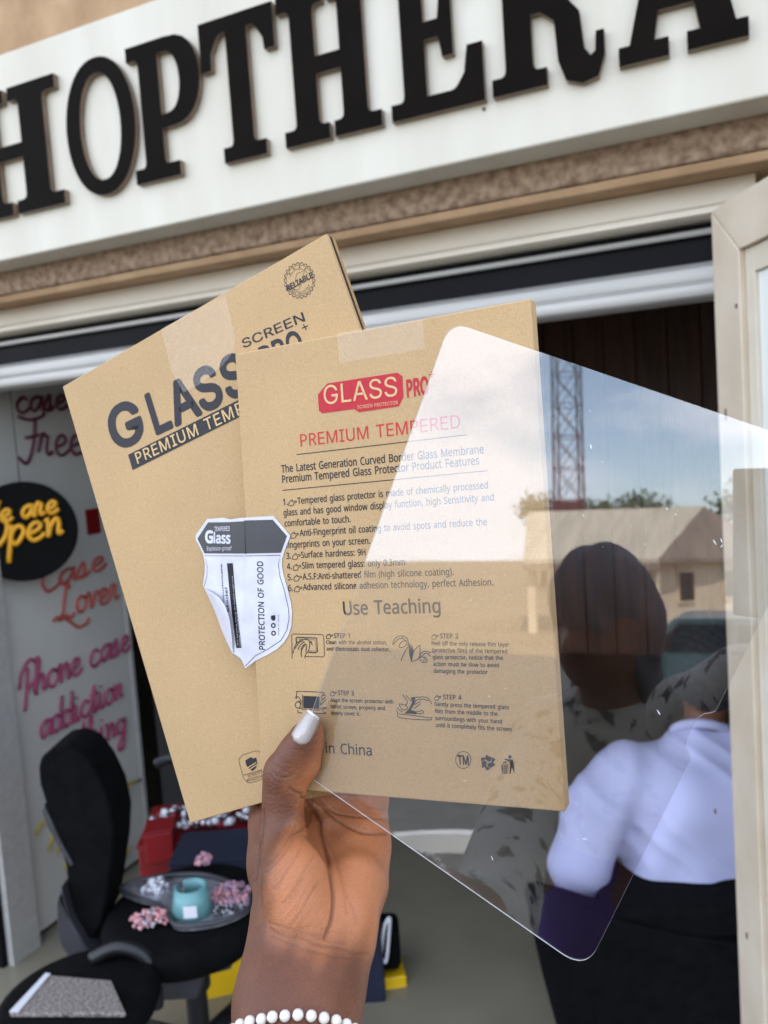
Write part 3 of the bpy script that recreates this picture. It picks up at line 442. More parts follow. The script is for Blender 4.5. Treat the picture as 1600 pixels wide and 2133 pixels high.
# ------------------------------------------------------------------ the two card boxes and the glass sheet
NV = unit([0.41, 0.023, 0.912])                      # into the picture, camera axes
NW = NV[0]*R_ + NV[1]*U_ + NV[2]*F_                  # the same in the world
D_FRONT, T_BOX = 0.4415, 0.0122
D_BACK = D_FRONT + T_BOX + 0.0006
pf = lambda x, y, d: onP(x, y, CAM+NW*d, NW)
def quad_box(name, corners, d, t, parent, mats, gap=None):
    """a card box whose face has the four measured corners; thickness t away from the viewer"""
    q = [pf(x, y, d) for x, y in corners]
    b = MB()
    if gap is None:
        b.prism(q, NW*t); return q, b.build(name, mats, parent, bevel=0.0011, bseg=3)
    return q
FQ = [(489, 737), (1106, 621), (1178, 1692), (548, 1640)]
BQ = [(130, 805), (680, 486), (1046, 1531), (396, 1715)]
fc = pf(850, 1170, D_FRONT)
front = thing('cardboard_box', 'kraft box with red logo and printed steps, held in front', 'box', pf(840, 1640, D_FRONT))
fq, fbody = quad_box('box_body', FQ, D_FRONT, T_BOX, front, M['kraft'])
FP = Plane(fq[0], -NW, fq[1]-fq[0], fq[0]-fq[3])
z2 = lambda L_: [(560+x/2.6667, 600+y/2.6667) for x, y in L_]
z3 = lambda L_: [(560+x/2.6667, 880+y/2.6667) for x, y in L_]
z4 = lambda L_: [(580+x/2.6667, 1280+y/2.6667) for x, y in L_]
S = 2.6667
red = MB()
FP.poly(red, z2([(272, 592), (325, 530), (714, 470), (742, 490), (748, 605), (722, 657), (502, 690), (474, 672), (298, 696), (279, 682)]))
(a, b) = z2([(768, 606), (890, 584)]); FP.text(red, 'PRO', a, b, 92/S, bold=0.03, font='I')
FP.line(red, z2([(889, 482), (921, 478)]), 2.4); FP.line(red, z2([(905, 462), (907, 498)]), 2.4, off=0.00024)
red.build('printed_logo', M['ink_red'], front)
lt = MB()
(a, b) = z2([(308, 648), (716, 598)]); FP.text(lt, 'GLASS', a, b, 104/S, off=0.0004, font='I')
(a, b) = z2([(493, 671), (718, 645)]); FP.text(lt, 'SCREEN PROTECTOR', a, b, 19/S, off=0.0004, font='I')
lt.build('logo_lettering', M['kraft_ink'], front)
rt = MB(); (a, b) = z2([(177, 881), (1065, 776)]); FP.text(rt, 'PREMIUM TEMPERED', a, b, 68/S, font='I')
rt.build('heading_lettering', M['ink_rose'], front)
pt = MB()
FP.line(pt, z2([(155, 925), (1100, 815)]), 1.7)
FP.line(pt, z3([(75, 377), (1215, 268)]), 1.7)
def hand_icon(mb, x, y, z, s=1.0):
    P = [(0, 12), (2, -4), (14, -14), (20, -17), (22, -12), (17, -7), (42, -8), (44, -4), (42, 0), (28, 1), (30, 3), (28, 6), (29, 9), (26, 11), (26, 15), (22, 17), (2, 16), (0, 12)]
    FP.line(mb, z([(x+p*s, y+q*s-p*s*0.08) for p, q in P]), 1.5)
LINES = [('The Latest Generation Curved Border Glass Membrane', (70, 279), (1195, 170), 41, .012), ('Premium Tempered Glass Protector Product Features', (75, 336), (1170, 232), 41, .012),
 ('1.', (80, 459), (105, 457), 34, 0), ('Tempered glass protector is made of chemically processed', (160, 453), (1218, 366), 35, 0),
 ('glass and has good window display function, high Sensitivity and', (82, 519), (1252, 433), 35, 0), ('comfortable to touch.', (88, 578), (455, 553), 35, 0),
 ('2.', (92, 640), (117, 638), 34, 0), ('Anti-Fingerprint oil coating to avoid spots and reduce the', (172, 631), (1213, 570), 35, 0), ('fingerprints on your screen.', (96, 698), (563, 673), 35, 0),
 ('3.', (98, 758), (124, 756), 34, 0), ('Surface hardness: 9H', (180, 752), (538, 737), 34, 0), ('4.', (101, 817), (127, 815), 34, 0), ('Slim tempered glass: only 0.3mm', (185, 812), (757, 793), 34, 0),
 ('5.', (105, 877), (131, 875), 34, 0), ('A.S.F:Anti-shattered film (high silicone coating).', (188, 873), (1027, 847), 34, 0), ('6.', (108, 937), (135, 935), 34, 0), ('Advanced silicone adhesion technology, perfect Adhesion.', (190, 931), (1248, 905), 34, 0),
 ('Use Teaching', (415, 1069), (955, 1056), 74, 0)]
for t, a, b, h, bo in LINES: (a, b) = z3([a, b]); FP.text(pt, t, a, b, h/S, bold=max(bo, .012))
for x, y in ((110, 447), (122, 627), (131, 745), (135, 805), (139, 865), (142, 925)): hand_icon(pt, x, y, z3)
L4 = [('STEP 1', (308, 130), (397, 130), 25), ('Clean with the alcohol cotton,', (266, 164), (603, 166), 20), ('and Electrostatic dust collector.', (268, 200), (620, 204), 20),
 ('STEP 2', (898, 132), (1000, 133), 26), ('Peel off the only release film layer', (852, 171), (1283, 179), 22), ('(protective film) of the tempered', (854, 208), (1272, 216), 22), ('glass protector, notice that the', (857, 247), (1248, 252), 22), ('action must be slow to avoid', (860, 285), (1226, 293), 22), ('damaging the protector', (862, 324), (1164, 331), 22),
 ('STEP 3', (330, 447), (421, 450), 25), ('Align the screen protector with', (288, 484), (640, 495), 20), ('tablet screen, properly and', (290, 520), (592, 531), 20), ('slowly cover it.', (292, 556), (455, 562), 20),
 ('STEP 4', (915, 471), (1018, 474), 26), ('Gently press the tempered glass', (868, 508), (1282, 527), 22), ('film from the middle to the', (870, 547), (1218, 563), 22), ('surroundings with your hand', (872, 586), (1243, 606), 22), ('until it completely fits the screen.', (875, 624), (1303, 649), 22),
 ('Made in China', (72, 757), (520, 785), 56), ]
for t, a, b, h in L4: (a, b) = z4([a, b]); FP.text(pt, t, a, b, h/S, bold=(0.008 if h > 50 else 0.016))
for x, y in ((266, 122), (852, 124), (288, 440), (868, 464)): hand_icon(pt, x, y, z4, 0.8)
# the four step drawings, line work
def ln(pts, w_=1.6, cl=False, sm=True):
    p = [q for q in pts]
    if sm and len(p) > 2: p = [tuple(q[:2]) for q in crom([(x, y, 0) for x, y in p], 5, cl)]
    FP.line(pt, z4(p), w_, closed=cl)
ln([(76, 245), (74, 115), (82, 108), (244, 111), (251, 118), (256, 226), (248, 235), (150, 233)], 1.4, sm=False)
ln([(100, 160), (98, 130), (106, 127), (212, 131), (217, 205), (208, 212), (168, 210)], 2.4, sm=False)
ln([(112, 138), (206, 141), (209, 203), (170, 203)], 1.0, sm=False)
for P in ([(80, 215), (100, 160), (148, 136), (172, 150), (170, 190), (160, 214)], [(92, 190), (112, 158), (140, 146)], [(108, 196), (122, 168), (146, 152)], [(126, 214), (130, 180), (152, 162)], [(146, 244), (150, 222), (160, 212)], [(128, 238), (128, 200), (148, 168), (156, 176), (152, 210)], [(182, 150), (188, 172)], [(178, 148), (180, 160)]): ln(P)
for P in ([(634, 168), (650, 130), (684, 119), (714, 132), (722, 160), (716, 172)], [(640, 166), (664, 138), (690, 132)], [(684, 124), (700, 140), (716, 150)], [(668, 178), (684, 152), (712, 148), (706, 172), (682, 184), (668, 178)], [(724, 162), (748, 192), (738, 262)], [(680, 258), (700, 212), (722, 176)], [(748, 208), (776, 176), (786, 176), (782, 240), (742, 262)], [(784, 222), (812, 204), (848, 212)], [(790, 240), (820, 214), (846, 234)], [(790, 224), (786, 250), (802, 266), (826, 262), (820, 240), (800, 236)], [(800, 250), (812, 262)], [(808, 240), (820, 256)]): ln(P)
FP.poly(pt, z4([(722, 164), (748, 194), (744, 240), (738, 266), (728, 230)]), off=0.00026)
for P in ([(100, 470), (102, 434), (112, 427), (242, 433), (252, 446), (240, 452)], [(92, 462), (112, 458), (128, 486)], [(130, 520), (108, 520), (94, 508), (98, 490), (116, 482), (124, 500), (116, 520)], [(112, 484), (120, 492), (130, 498)], [(108, 530), (110, 545), (132, 546)], [(264, 450), (246, 448), (240, 464), (252, 470)], [(262, 456), (240, 480), (232, 502)], [(266, 470), (248, 488), (234, 504)], [(268, 514), (240, 520), (228, 530)], [(268, 522), (246, 526), (250, 540), (266, 548)], [(172, 545), (248, 550), (266, 546)]): ln(P)
ln([(134, 444), (132, 526), (226, 532)], 1.5, sm=False)
FP.poly(pt, z4([(138, 452), (228, 456), (226, 524), (138, 520)]), off=0.00026)
for P in ([(690, 446), (716, 484), (706, 504)], [(708, 448), (738, 482)], [(736, 462), (812, 458), (836, 470), (852, 498)], [(760, 478), (800, 470), (836, 480)], [(764, 478), (756, 500), (790, 482)], [(672, 496), (704, 504), (718, 522), (696, 530), (676, 514), (672, 496)], [(656, 532), (664, 546), (678, 574), (836, 586), (846, 574), (856, 570)], [(672, 552), (740, 560), (840, 574)], [(770, 540), (800, 534), (804, 548), (776, 550), (730, 546)], [(660, 520), (690, 542)], [(752, 524), (790, 494)]): ln(P)
FP.poly(pt, z4([(738, 464), (760, 462), (754, 500), (736, 530), (770, 540), (764, 554), (700, 550), (722, 528), (742, 490)]), off=0.00026)
# trademark ring, recycling arrows, bin figure
o_, i_ = FP.ell((1027, 808), 44, 49), FP.ell((1027, 808), 40.5, 45.5)
FP.poly(pt, z4(o_), holes=[z4(i_)]); (a, b) = z4([(997, 831), (1059, 835)]); FP.text(pt, 'TM', a, b, 49/S, bold=0.03, font='I')
for k in range(3):
    q = math.radians(90+120*k); ca, sa = math.cos(q), math.sin(q)
    def rr(p): return (1163+p[0]*ca+p[1]*sa, 822-(-p[0]*sa+p[1]*ca))
    FP.poly(pt, z4([rr(p) for p in [(-26, -14), (-44, -10), (-30, 14), (-34, 18), (-10, 20), (0, 0), (-6, 4), (-14, -10)]]), off=0.00026)
    FP.poly(pt, z4([rr(p) for p in [(-14, 22), (8, 22), (2, 30), (-18, 42), (-30, 22)]]), off=0.00026)
FP.poly(pt, z4(FP.ell((1286, 791), 9, 10, 16)))
FP.poly(pt, z4([(1256, 800), (1282, 804), (1302, 806), (1310, 846), (1312, 886), (1302, 862), (1296, 848), (1290, 884), (1284, 884), (1288, 838), (1284, 818), (1256, 806)]))
FP.poly(pt, z4([(1246, 820), (1266, 814), (1268, 822), (1248, 828)]))
FP.line(pt, z4([(1238, 832), (1272, 834), (1266, 884), (1246, 884)]), 1.2, closed=True)
for x in (1246, 1255, 1263): FP.line(pt, z4([(x, 834), (x+1, 884)]), 0.8)
for y in (844, 856, 868): FP.line(pt, z4([(1240, y), (1270, y+1)]), 0.8, off=0.00022)
pt.build('printed_text', M['ink'], front)
tp = MB()
P = z2([(380, 250), (856, 168), (868, 340)]); e = z2([(868-i*473/40 + 0, 340+i*75/40 + (6 if i % 2 else -3)*random.random()) for i in range(1, 41)])
FP.poly(tp, P+e, off=0.0003); tp.build('tape_strip', M['tape'], front)

# shield sticker folded over the front box's left edge; its left half hangs free towards the back box
st = thing('shield_sticker', 'torn black and white shield sticker folded over box edges, lower left curling', 'sticker', FP.at(508, 1230, 0.0005))
cr0, cr1 = FP.at(507.5, 1060, 0.0005), FP.at(511, 1410, 0.0005)
cdir = unit(cr1-cr0); lp = unit(np.cross(cdir, -NW)); lp = lp if np.dot(lp, R_) < 0 else -lp
lv = unit(lp*math.cos(rad(15)) + NW*math.sin(rad(15)))       # leftwards and back
ln_ = unit(np.cross(cdir, lv)); ln_ = ln_ if np.dot(ln_, -NW) > 0 else -ln_
SR = Plane(cr0, -NW, -lp, -cdir); SL = Plane(cr0, ln_, -lv, -cdir)
z5 = lambda L_: [(380+x/5.61, 1040+y/5.61) for x, y in L_]
s_ = MB()
SR.poly(s_, z5([(718, 215), (890, 204), (1065, 195), (1262, 425), (1200, 590), (1165, 700), (1165, 790), (1185, 900), (1230, 1050), (1268, 1200), (1282, 1320), (1275, 1480), (1240, 1590), (1190, 1670), (1110, 1750), (1000, 1815), (850, 1890), (735, 1975)]), off=0.0)
SL.poly(s_, z5([(720, 215), (640, 222), (560, 235), (480, 215), (390, 222), (290, 230), (135, 445), (190, 530), (240, 640), (262, 740), (262, 850), (240, 1000), (255, 1040), (420, 1150), (500, 1290), (560, 1440), (580, 1600), (585, 1800), (700, 1890), (735, 1975)]), off=0.0)
s_.build('sticker_paper', M['label_white'], st)
k_ = MB()
SR.poly(k_, z5([(724, 248), (1055, 238), (1220, 430), (1150, 625), (736, 634)]), off=0.00025)
SL.poly(k_, z5([(722, 256), (520, 268), (300, 270), (175, 460), (215, 540), (258, 632), (735, 634)]), off=0.00025)
k_.build('sticker_header', M['label_dark'], st)
k_ = MB()
SL.poly(k_, z5([(520, 748), (588, 746), (620, 1150), (690, 1735), (630, 1740), (560, 1180)]), off=0.0002)
SR.line(k_, z5([(738, 662), (1145, 655), (1122, 760), (1140, 900), (1190, 1060), (1240, 1280), (1246, 1400), (1220, 1530), (1150, 1650), (1000, 1750), (850, 1830), (735, 1950)]), 1.1, off=0.0002)
SL.line(k_, z5([(720, 662), (262, 660), (290, 790), (285, 900), (252, 1020)]), 0.9, off=0.0002); SL.line(k_, z5([(590, 1806), (660, 1850), (690, 1885)]), 0.9, off=0.0002)
(a, b) = z5([(965, 1760), (940, 725)]); SR.text(k_, 'PROTECTION OF GOOD', a, b, 80/5.61, off=0.0002, bold=0.01, up=lp)
(a, b) = z5([(1130, 1590), (1128, 1350)]); SR.text(k_, 'Made in China', a, b, 16/5.61, off=0.0002, up=lp)
for cx, cy in ((1065, 1565), (1062, 1475)): SR.poly(k_, z5(SR.ell((cx, cy), 28, 30, 20)), off=0.0002, holes=[z5(SR.ell((cx, cy), 14, 16, 16))])
SR.poly(k_, z5([(1035, 1360), (1085, 1352), (1085, 1412), (1060, 1420), (1035, 1400)]), off=0.0002)
(a, b) = z5([(490, 1200), (462, 755)]); SL.text(k_, 'nsummate', a, b, 30/5.61, off=0.0002, up=lp, bold=0.01); (a, b) = z5([(550, 1315), (522, 1035)]); SL.text(k_, 'Model', a, b, 44/5.61, off=0.0002, up=lp, bold=0.01)
k_.build('sticker_print', M['ink_black'], st)
k_ = MB()
for t, a, b, h, bo in (('TEMPERED', (374, 374), (556, 368), 52, .01), ('G', (266, 504), (362, 506), 132, .04), ('lass', (366, 510), (564, 514), 118, .03), ('Exploson-proof', (288, 600), (576, 597), 48, 0)):
    (a, b) = z5([a, b]); SL.text(k_, t, a, b, h/5.61, off=0.0005, bold=bo)
(a, b) = z5([(655, 1715), (588, 900)]); SL.text(k_, 'The Leading Brand Of Global High-end', a, b, 16/5.61, off=0.0004, up=lp); (a, b) = z5([(684, 1715), (640, 1320)]); SL.text(k_, 'Digital Accessories', a, b, 16/5.61, off=0.0004, up=lp)
k_.build('sticker_lettering', M['label_white'], st)
# the peeled flap: a rolled strip of bare paper rising off the sheet
fl = MB(); A = z5([(255, 1040), (380, 1310), (480, 1580), (585, 1800)]); B = z5([(262, 1040), (440, 1160), (535, 1340), (572, 1560), (592, 1800)])
ca = crom([(x, y, 0) for x, y in A], 6); cb = crom([(x, y, 0) for x, y in B], 5); rows = []
for k in range(15):
    a = ca[min(int(k*(len(ca)-1)/14), len(ca)-1)]; b = cb[min(int(k*(len(cb)-1)/14), len(cb)-1)]; hgt = 0.0045*math.sin(math.pi*min(1, (k+.5)/14))
    rows.append([SL.at(*(a[:2]*(1-t)+b[:2]*t), 0.0008+hgt*math.sin(math.pi*0.5*t)+0.0) for t in np.linspace(0, 1, 7)])
fl.add([p for r in rows for p in r], [(i*7+j, i*7+j+1, (i+1)*7+j+1, (i+1)*7+j) for i in range(14) for j in range(6)])
fl.build('curled_flap', M['label_white'], st, smooth=True)

# back box: lid over base with a dark gap
back = thing('cardboard_box', 'kraft box with big black lettering and round badge, tilted behind', 'box', pf(500, 1690, D_BACK))
bq = [pf(x, y, D_BACK) for x, y in BQ]
MB().prism(bq, NW*0.0042).build('box_lid', M['kraft'], back, bevel=0.0008, bseg=2)
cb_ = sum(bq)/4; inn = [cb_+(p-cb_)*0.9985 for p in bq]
MB().prism([p+NW*0.0043 for p in inn], NW*0.0034).build('lid_gap', M['gap'], back)  # dark filler paints shade into the slot between lid and base
MB().prism([p+NW*0.0078 for p in bq], NW*0.0046).build('box_base', M['kraft_side'], back, bevel=0.0008, bseg=2)
MB().prism([pf(x, y, D_BACK+.002) for x, y in ((618, 1640), (735, 1640), (722, 1646), (690, 1654), (640, 1664), (622, 1666))], NW*.003).build('bottom_flap', M['kraft_side'], back)
BP = Plane(bq[0], -NW, bq[1]-bq[0], bq[0]-bq[3])
z1 = lambda L_: [(120+x/3.2, 480+y/3.2) for x, y in L_]
bt = MB()
def btxt(t, a, b, h, **k):
    k.setdefault('font', 'I')
    (a, b) = z1([a, b]); BP.text(bt, t, a, b, h/3.2, up=bq[0]-bq[3], **k)
BP.poly(bt, z1([(470, 1495), (1195, 1135), (1560, 950), (1590, 1058), (1200, 1250), (500, 1598)]))
for ch, a, b in (('G', (382, 1472), (596, 1372)), ('L', (655, 1358), (772, 1303)), ('A', (782, 1302), (966, 1214)), ('S', (962, 1214), (1118, 1140)), ('S', (1138, 1132), (1294, 1058))): btxt(ch, a, b, 272, bold=0.027)
btxt('PRO', (1385, 945), (1655, 815), 170, bold=0.02)
btxt('SCREEN', (1240, 786), (1652, 602), 62, bold=0.008)
BP.line(bt, z1([(1628, 652), (1668, 634)]), 2.2); BP.line(bt, z1([(1638, 626), (1658, 662)]), 2.2, off=0.00026)
c0 = (624, 584); R1 = 31.0
sc = [(c0[0]+(R1+1.6*math.cos(22*q))*math.cos(q)*1.0, c0[1]+(R1+1.6*math.cos(22*q))*math.sin(q)*1.16) for q in np.linspace(0, 2*math.pi, 221)[:-1]]
BP.line(bt, sc, 1.3, closed=True)
BP.line(bt, BP.ell(c0, 27.5, 32, 60), 0.8, closed=True); BP.line(bt, BP.ell(c0, 20.5, 24, 60, 30, 165, 0), 0.8); BP.line(bt, BP.ell(c0, 20.5, 24, 60, 215, 340, 0), 0.8)
BP.text(bt, 'RELIABLE', (599, 606), (653, 577), 11.5, bold=0.03, font='I', up=bq[0]-bq[3])
for k in range(5):
    q = rad(150-30*k); x, y = c0[0]+24*math.cos(q), c0[1]-28*math.sin(q)-0; BP.poly(bt, [(x+(2.4 if j % 2 == 0 else 1.0)*math.sin(j*math.pi/5), y-(2.4 if j % 2 == 0 else 1.0)*math.cos(j*math.pi/5)) for j in range(10)], off=0.00024)
arc = 'SCREEN PROTECTOR'
for k, ch in enumerate(arc):
    if ch == ' ': continue
    q = rad(205+130*(k+.5)/len(arc)); x, y = c0[0]+26.0*math.cos(q), c0[1]-30.2*math.sin(q); dx, dy = -math.sin(q), -math.cos(q)
    A = BP.at(x, y); up = BP.at(c0[0], c0[1])-A
    BP.text(bt, ch, (x-dx*1.4, y-dy*1.4), (x+dx*1.4, y+dy*1.4), 3.6, up=up)
BP.line(bt, [(612, 602), (618, 570), (634, 564), (630, 585), (622, 604), (612, 602)], 0.9, off=0.00016)
bt.build('printed_text', M['ink'], back)
bt = MB()
# scratch resistant mark
BP.line(bt, crom([(541, 1566, 0), (536, 1563, 0), (530, 1564, 0)], 3) and [(541, 1567), (536, 1564), (528, 1565), (505, 1573), (498, 1580), (498, 1588), (508, 1622), (514, 1629), (522, 1631), (560, 1618)], 1.0)
BP.line(bt, [(507, 1615), (556, 1600)], 1.0, off=0.00024)
BP.poly(bt, [(511, 1584), (519, 1579), (523, 1577), (527, 1580), (534, 1578), (536, 1590), (533, 1600), (526, 1606), (518, 1601), (513, 1594)])
BP.text(bt, 'SCRATCH', (517, 1620), (550, 1609), 5.6, up=bq[0]-bq[3]); BP.text(bt, 'RESISTANT', (515, 1629), (556, 1616), 5.6, up=bq[0]-bq[3])
bt.build('scratch_mark', M['ink'], back)
bl = MB()
(a, b) = z1([(534, 1556), (1500, 1092)]); BP.text(bl, 'PREMIUM TEMPERED', a, b, 76/3.2, off=0.0005, up=bq[0]-bq[3], bold=0.006, spacing=1.08, font='I')
bl.build('banner_lettering', M['kraft_ink'], back)
bl = MB()
for a, b in (((515, 1600), (534, 1588)), ((518, 1604), (536, 1592))): BP.line(bl, [a, b], 1.6, off=0.0005)
bl.build('mark_stripes', M['kraft_ink'], back)
tp = MB(); BP.poly(tp, z1([(690, 655), (1120, 430), (1180, 700), (1180, 800), (1100, 900), (960, 1020), (840, 1080), (760, 940)]), off=0.0007); tp.build('tape_strip', M['tape'], back)

# clear screen protector leaning on the front box under the thumb
D_GL = D_FRONT - 0.0022
GP = Plane(pf(900, 1200, D_GL), -NW, [1, 0, 0], [0, 0, 1])
topA, topB = pf(1010, 694, D_GL), pf(1590, 892, D_GL)      # along the top edge
lefA, lefB = pf(900, 775, D_GL), pf(650, 1480, D_GL)       # along the left edge
botA, botB = pf(680, 1644, D_GL), pf(1140, 1966, D_GL)     # along the bottom edge
ex = unit(topB-topA); ey = unit(np.cross(-NW, ex)); ey = ey if np.dot(ey, U_) > 0 else -ey
def xy(p): d = p-topA; return np.array([d@ex, d@ey])
def isect(a, b, c, d):
    a, b, c, d = map(xy, (a, b, c, d)); r, s = b-a, d-c; t = ((c-a)[0]*s[1]-(c-a)[1]*s[0])/(r[0]*s[1]-r[1]*s[0]); return a+r*t
rgA, rgB = pf(1300, 1862, D_GL), pf(1565, 1330, D_GL)      # along the right edge
C4 = [isect(topA, topB, lefA, lefB), isect(lefA, lefB, botA, botB), isect(botA, botB, rgA, rgB), isect(rgA, rgB, topA, topB)]
GR = [0.0125, 0.012, 0.0155, 0.012]
ol = []
for i in range(4):
    p, a, b = C4[i], unit(C4[i-1]-C4[i]), unit(C4[(i+1) % 4]-C4[i]); r = GR[i]
    for t in np.linspace(0, 1, 12): ol.append((1-t)**2*(p+a*r)+2*t*(1-t)*p+t*t*(p+b*r))
    if i == 2:   # the notch for the button half-way up the right edge
        na, nb = xy(pf(1441, 1577, D_GL)), xy(pf(1490, 1484, D_GL)); dr = unit(nb-na); L1 = np.linalg.norm(nb-na); inw = np.array([-dr[1], dr[0]]); inw = inw if np.dot(inw, C4[0]-na) > 0 else -inw
        for s1, h1 in ((-.10, 0), (-.02, .0002), (.05, .0016), (.12, .0042), (.24, .0058), (.5, .0062), (.76, .0058), (.88, .0042), (.95, .0016), (1.02, .0002), (1.10, 0)): ol.append(na+dr*L1*s1+inw*h1)
G3 = [topA+ex*x+ey*y for x, y in ol]
gl = thing('screen_protector', 'clear tempered glass sheet mirroring the sky, pinched under the thumb', 'glass sheet', pf(1000, 1300, D_GL))
gs = MB(); TG = 0.0009
tri = geometry.tessellate_polygon([[Vector((x, y, 0)) for x, y in ol]])
gs.add(G3, tri); gs.add([p+NW*TG for p in G3], tri)
gs.build('glass_pane', M['glass_sheet'], gl)
du_ = MB()
for k in range(46):
    x, y = random.uniform(930, 1560), random.uniform(720, 1900); c = pf(x, y, D_GL-.0001); q = xy(c)
    if not all((C4[(i+1) % 4]-C4[i])[0]*(q-C4[i])[1]-(C4[(i+1) % 4]-C4[i])[1]*(q-C4[i])[0] > .02*np.linalg.norm(C4[(i+1) % 4]-C4[i]) for i in range(4)): continue
    r = random.uniform(.00012, .00030); t = unit(ex*random.uniform(-1, 1)+ey*random.uniform(-1, 1)); l_ = r*random.choice((1, 1, 1.5, 5)); n2 = np.cross(t, NW)
    du_.add([c-t*l_-n2*r*.4, c-n2*r, c+t*l_-n2*r*.4, c+t*l_+n2*r*.4, c+n2*r, c-t*l_+n2*r*.4], [(0, 1, 2, 3, 4, 5)])
if du_.v: du_.build('dust_specks', M['glass_edge'], gl)['kind'] = 'stuff'
rim = MB(); n_ = len(G3); cen = sum(G3)/n_
rim.add(G3+[p+NW*TG for p in G3], [(i, (i+1) % n_, n_+(i+1) % n_, n_+i) for i in range(n_)])
rim.build('ground_edge', M['glass_edge'], gl, smooth=True)
# ------------------------------------------------------------------ the shop front
M['sign_white'] = mat('off white sign panel', lin((212, 207, 190)), 0.38, col2=lin((200, 193, 174)), scale=3.0, spec=0.4, stretch=(2.2, 1, .5), detail=8)
M['letter_black'] = mat('black acrylic letter', lin((20, 16, 12)), 0.5, 0.1, 10, spec=0.03)
M['letter_side'] = mat('lit letter edge', lin((120, 100, 80)), 0.35, 0.15, 20, spec=0.5)  # brown-grey puts light caught by the black letters' sides into colour
M['stucco'] = mat('rough stone coat', lin((172, 148, 122)), 0.9, col2=lin((116, 92, 72)), scale=46, detail=8, bump=0.9, bscale=70, bdist=0.01)
M['stucco_smooth'] = mat('stained cement', lin((186, 154, 118)), 0.9, col2=lin((160, 128, 94)), scale=9, bump=0.3, bscale=90)
M['cream'] = mat('cream painted metal', lin((218, 210, 192)), 0.45, col2=lin((202, 190, 168)), scale=3.0, stretch=(0.6, 1, 2), spec=0.4)
M['cream_dirty'] = mat('stained cream frame', lin((214, 202, 182)), 0.5, col2=lin((196, 180, 156)), scale=6, detail=9, spec=0.35)
M['black_gap'] = mat('black shutter box', lin((16, 16, 19)), 0.4, 0.2, 4, spec=0.08)
M['alu'] = mat('brushed aluminium', lin((186, 184, 178)), 0.5, 0.06, 40, metal=0.3, stretch=(0.05, 1, 1))
M['wood'] = mat('dark brown planks', lin((72, 42, 20)), 0.5, col2=lin((36, 18, 8)), scale=5, stretch=(9, 9, 0.5), spec=0.3)
M['wall_in'] = mat('shop wall paint', lin((92, 86, 78)), 0.8, 0.08, 2)
M['tile'] = mat('grey green floor tile', lin((134, 128, 110)), 0.3, 0.1, 3, spec=0.5)
M['grime'] = mat('grime', lin((120, 100, 80)), 0.9, 0.2, 30)
YW = 1.75
zof = lambda px, py, Y: onY(px, py, Y)[2]
ZS0 = zof(800, 386, 1.65)                                    # sign bottom
shop = thing('shop_building', 'cream shop front with rough stone lintel and wide open doorway', 'shop front', (-1.0, YW, 0))
# sign box
YS = 1.655
z_b = zof(800, 372, YS); z_t = zof(120, 70, YS); 
sign = thing('shop_sign', 'long white box sign with raised black slab letters above the doorway', 'sign', (-0.9, YS, z_b))
b = MB(); b.bb(-3.3, 1.7, YS, YW-0.002, z_b, z_t); b.build('sign_panel', M['sign_white'], sign, bevel=0.006)
def smooth_corner(poly, idx, r=0.02, n=4): return poly
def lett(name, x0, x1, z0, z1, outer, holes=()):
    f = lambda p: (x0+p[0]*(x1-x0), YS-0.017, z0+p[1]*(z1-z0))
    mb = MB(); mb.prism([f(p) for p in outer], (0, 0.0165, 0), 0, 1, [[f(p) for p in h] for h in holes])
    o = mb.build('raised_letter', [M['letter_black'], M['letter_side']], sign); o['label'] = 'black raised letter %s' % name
def rnd(P, r=0.03, skip=()):
    """round the inner corners of a slab letter: P entries (x, y, round?)"""
    out = []; n = len(P)
    for i, p in enumerate(P):
        if len(p) < 3 or not p[2]: out.append((p[0], p[1])); continue
        a, c = np.array(P[i-1][:2]), np.array(P[(i+1) % n][:2]); q = np.array(p[:2]); rr = p[2]
        ua = (a-q)/np.linalg.norm(a-q); uc = (c-q)/np.linalg.norm(c-q); la = min(rr, .49*np.linalg.norm(a-q)); lc = min(rr, .49*np.linalg.norm(c-q))
        for t in np.linspace(0, 1, 6): out.append(tuple((1-t)**2*(q+ua*la)+2*t*(1-t)*q+t*t*(q+uc*lc)))
    return out
h1, R = .105, .05
def Hs():
    Lh = [(0, 0), (.475, 0), (.475, h1), (.375, h1, R), (.375, .44), (.625, .44), (.625, h1, R), (.525, h1), (.525, 0), (1, 0), (1, h1), (.87, h1, R), (.87, 1-h1, R), (1, 1-h1), (1, 1), (.525, 1), (.525, 1-h1), (.625, 1-h1, R), (.625, .555), (.375, .555), (.375, 1-h1, R), (.475, 1-h1), (.475, 1), (0, 1), (0, 1-h1), (.13, 1-h1, R), (.13, h1, R), (0, h1)]
    return rnd(Lh)
def Os():
    e = lambda rx, ry: [(.5+rx*math.copysign(abs(math.cos(q))**.92, math.cos(q)), .5+ry*math.sin(q)) for q in np.linspace(0, 2*math.pi, 48, endpoint=False)]
    return e(.5, .515), [e(.29, .40)]
def bowl(x, y0, y1, xr, n=14): return [(x+(xr-x)*math.sin(math.pi*t)**.75, y0+(y1-y0)*(0.5-0.5*math.cos(math.pi*t))) for t in np.linspace(0, 1, n)]
def Ps():
    o = rnd([(0, 0), (.64, 0), (.64, h1), (.44, h1, R), (.44, .36), (.52, .36)]) + bowl(.56, .36, 1.0, 1.0) + rnd([(0, 1), (0, 1-h1), (.16, 1-h1, R), (.16, h1, R), (0, h1)])
    return o, [[(.44, .46)] + bowl(.50, .46, .90, .72) + [(.44, .90)]]
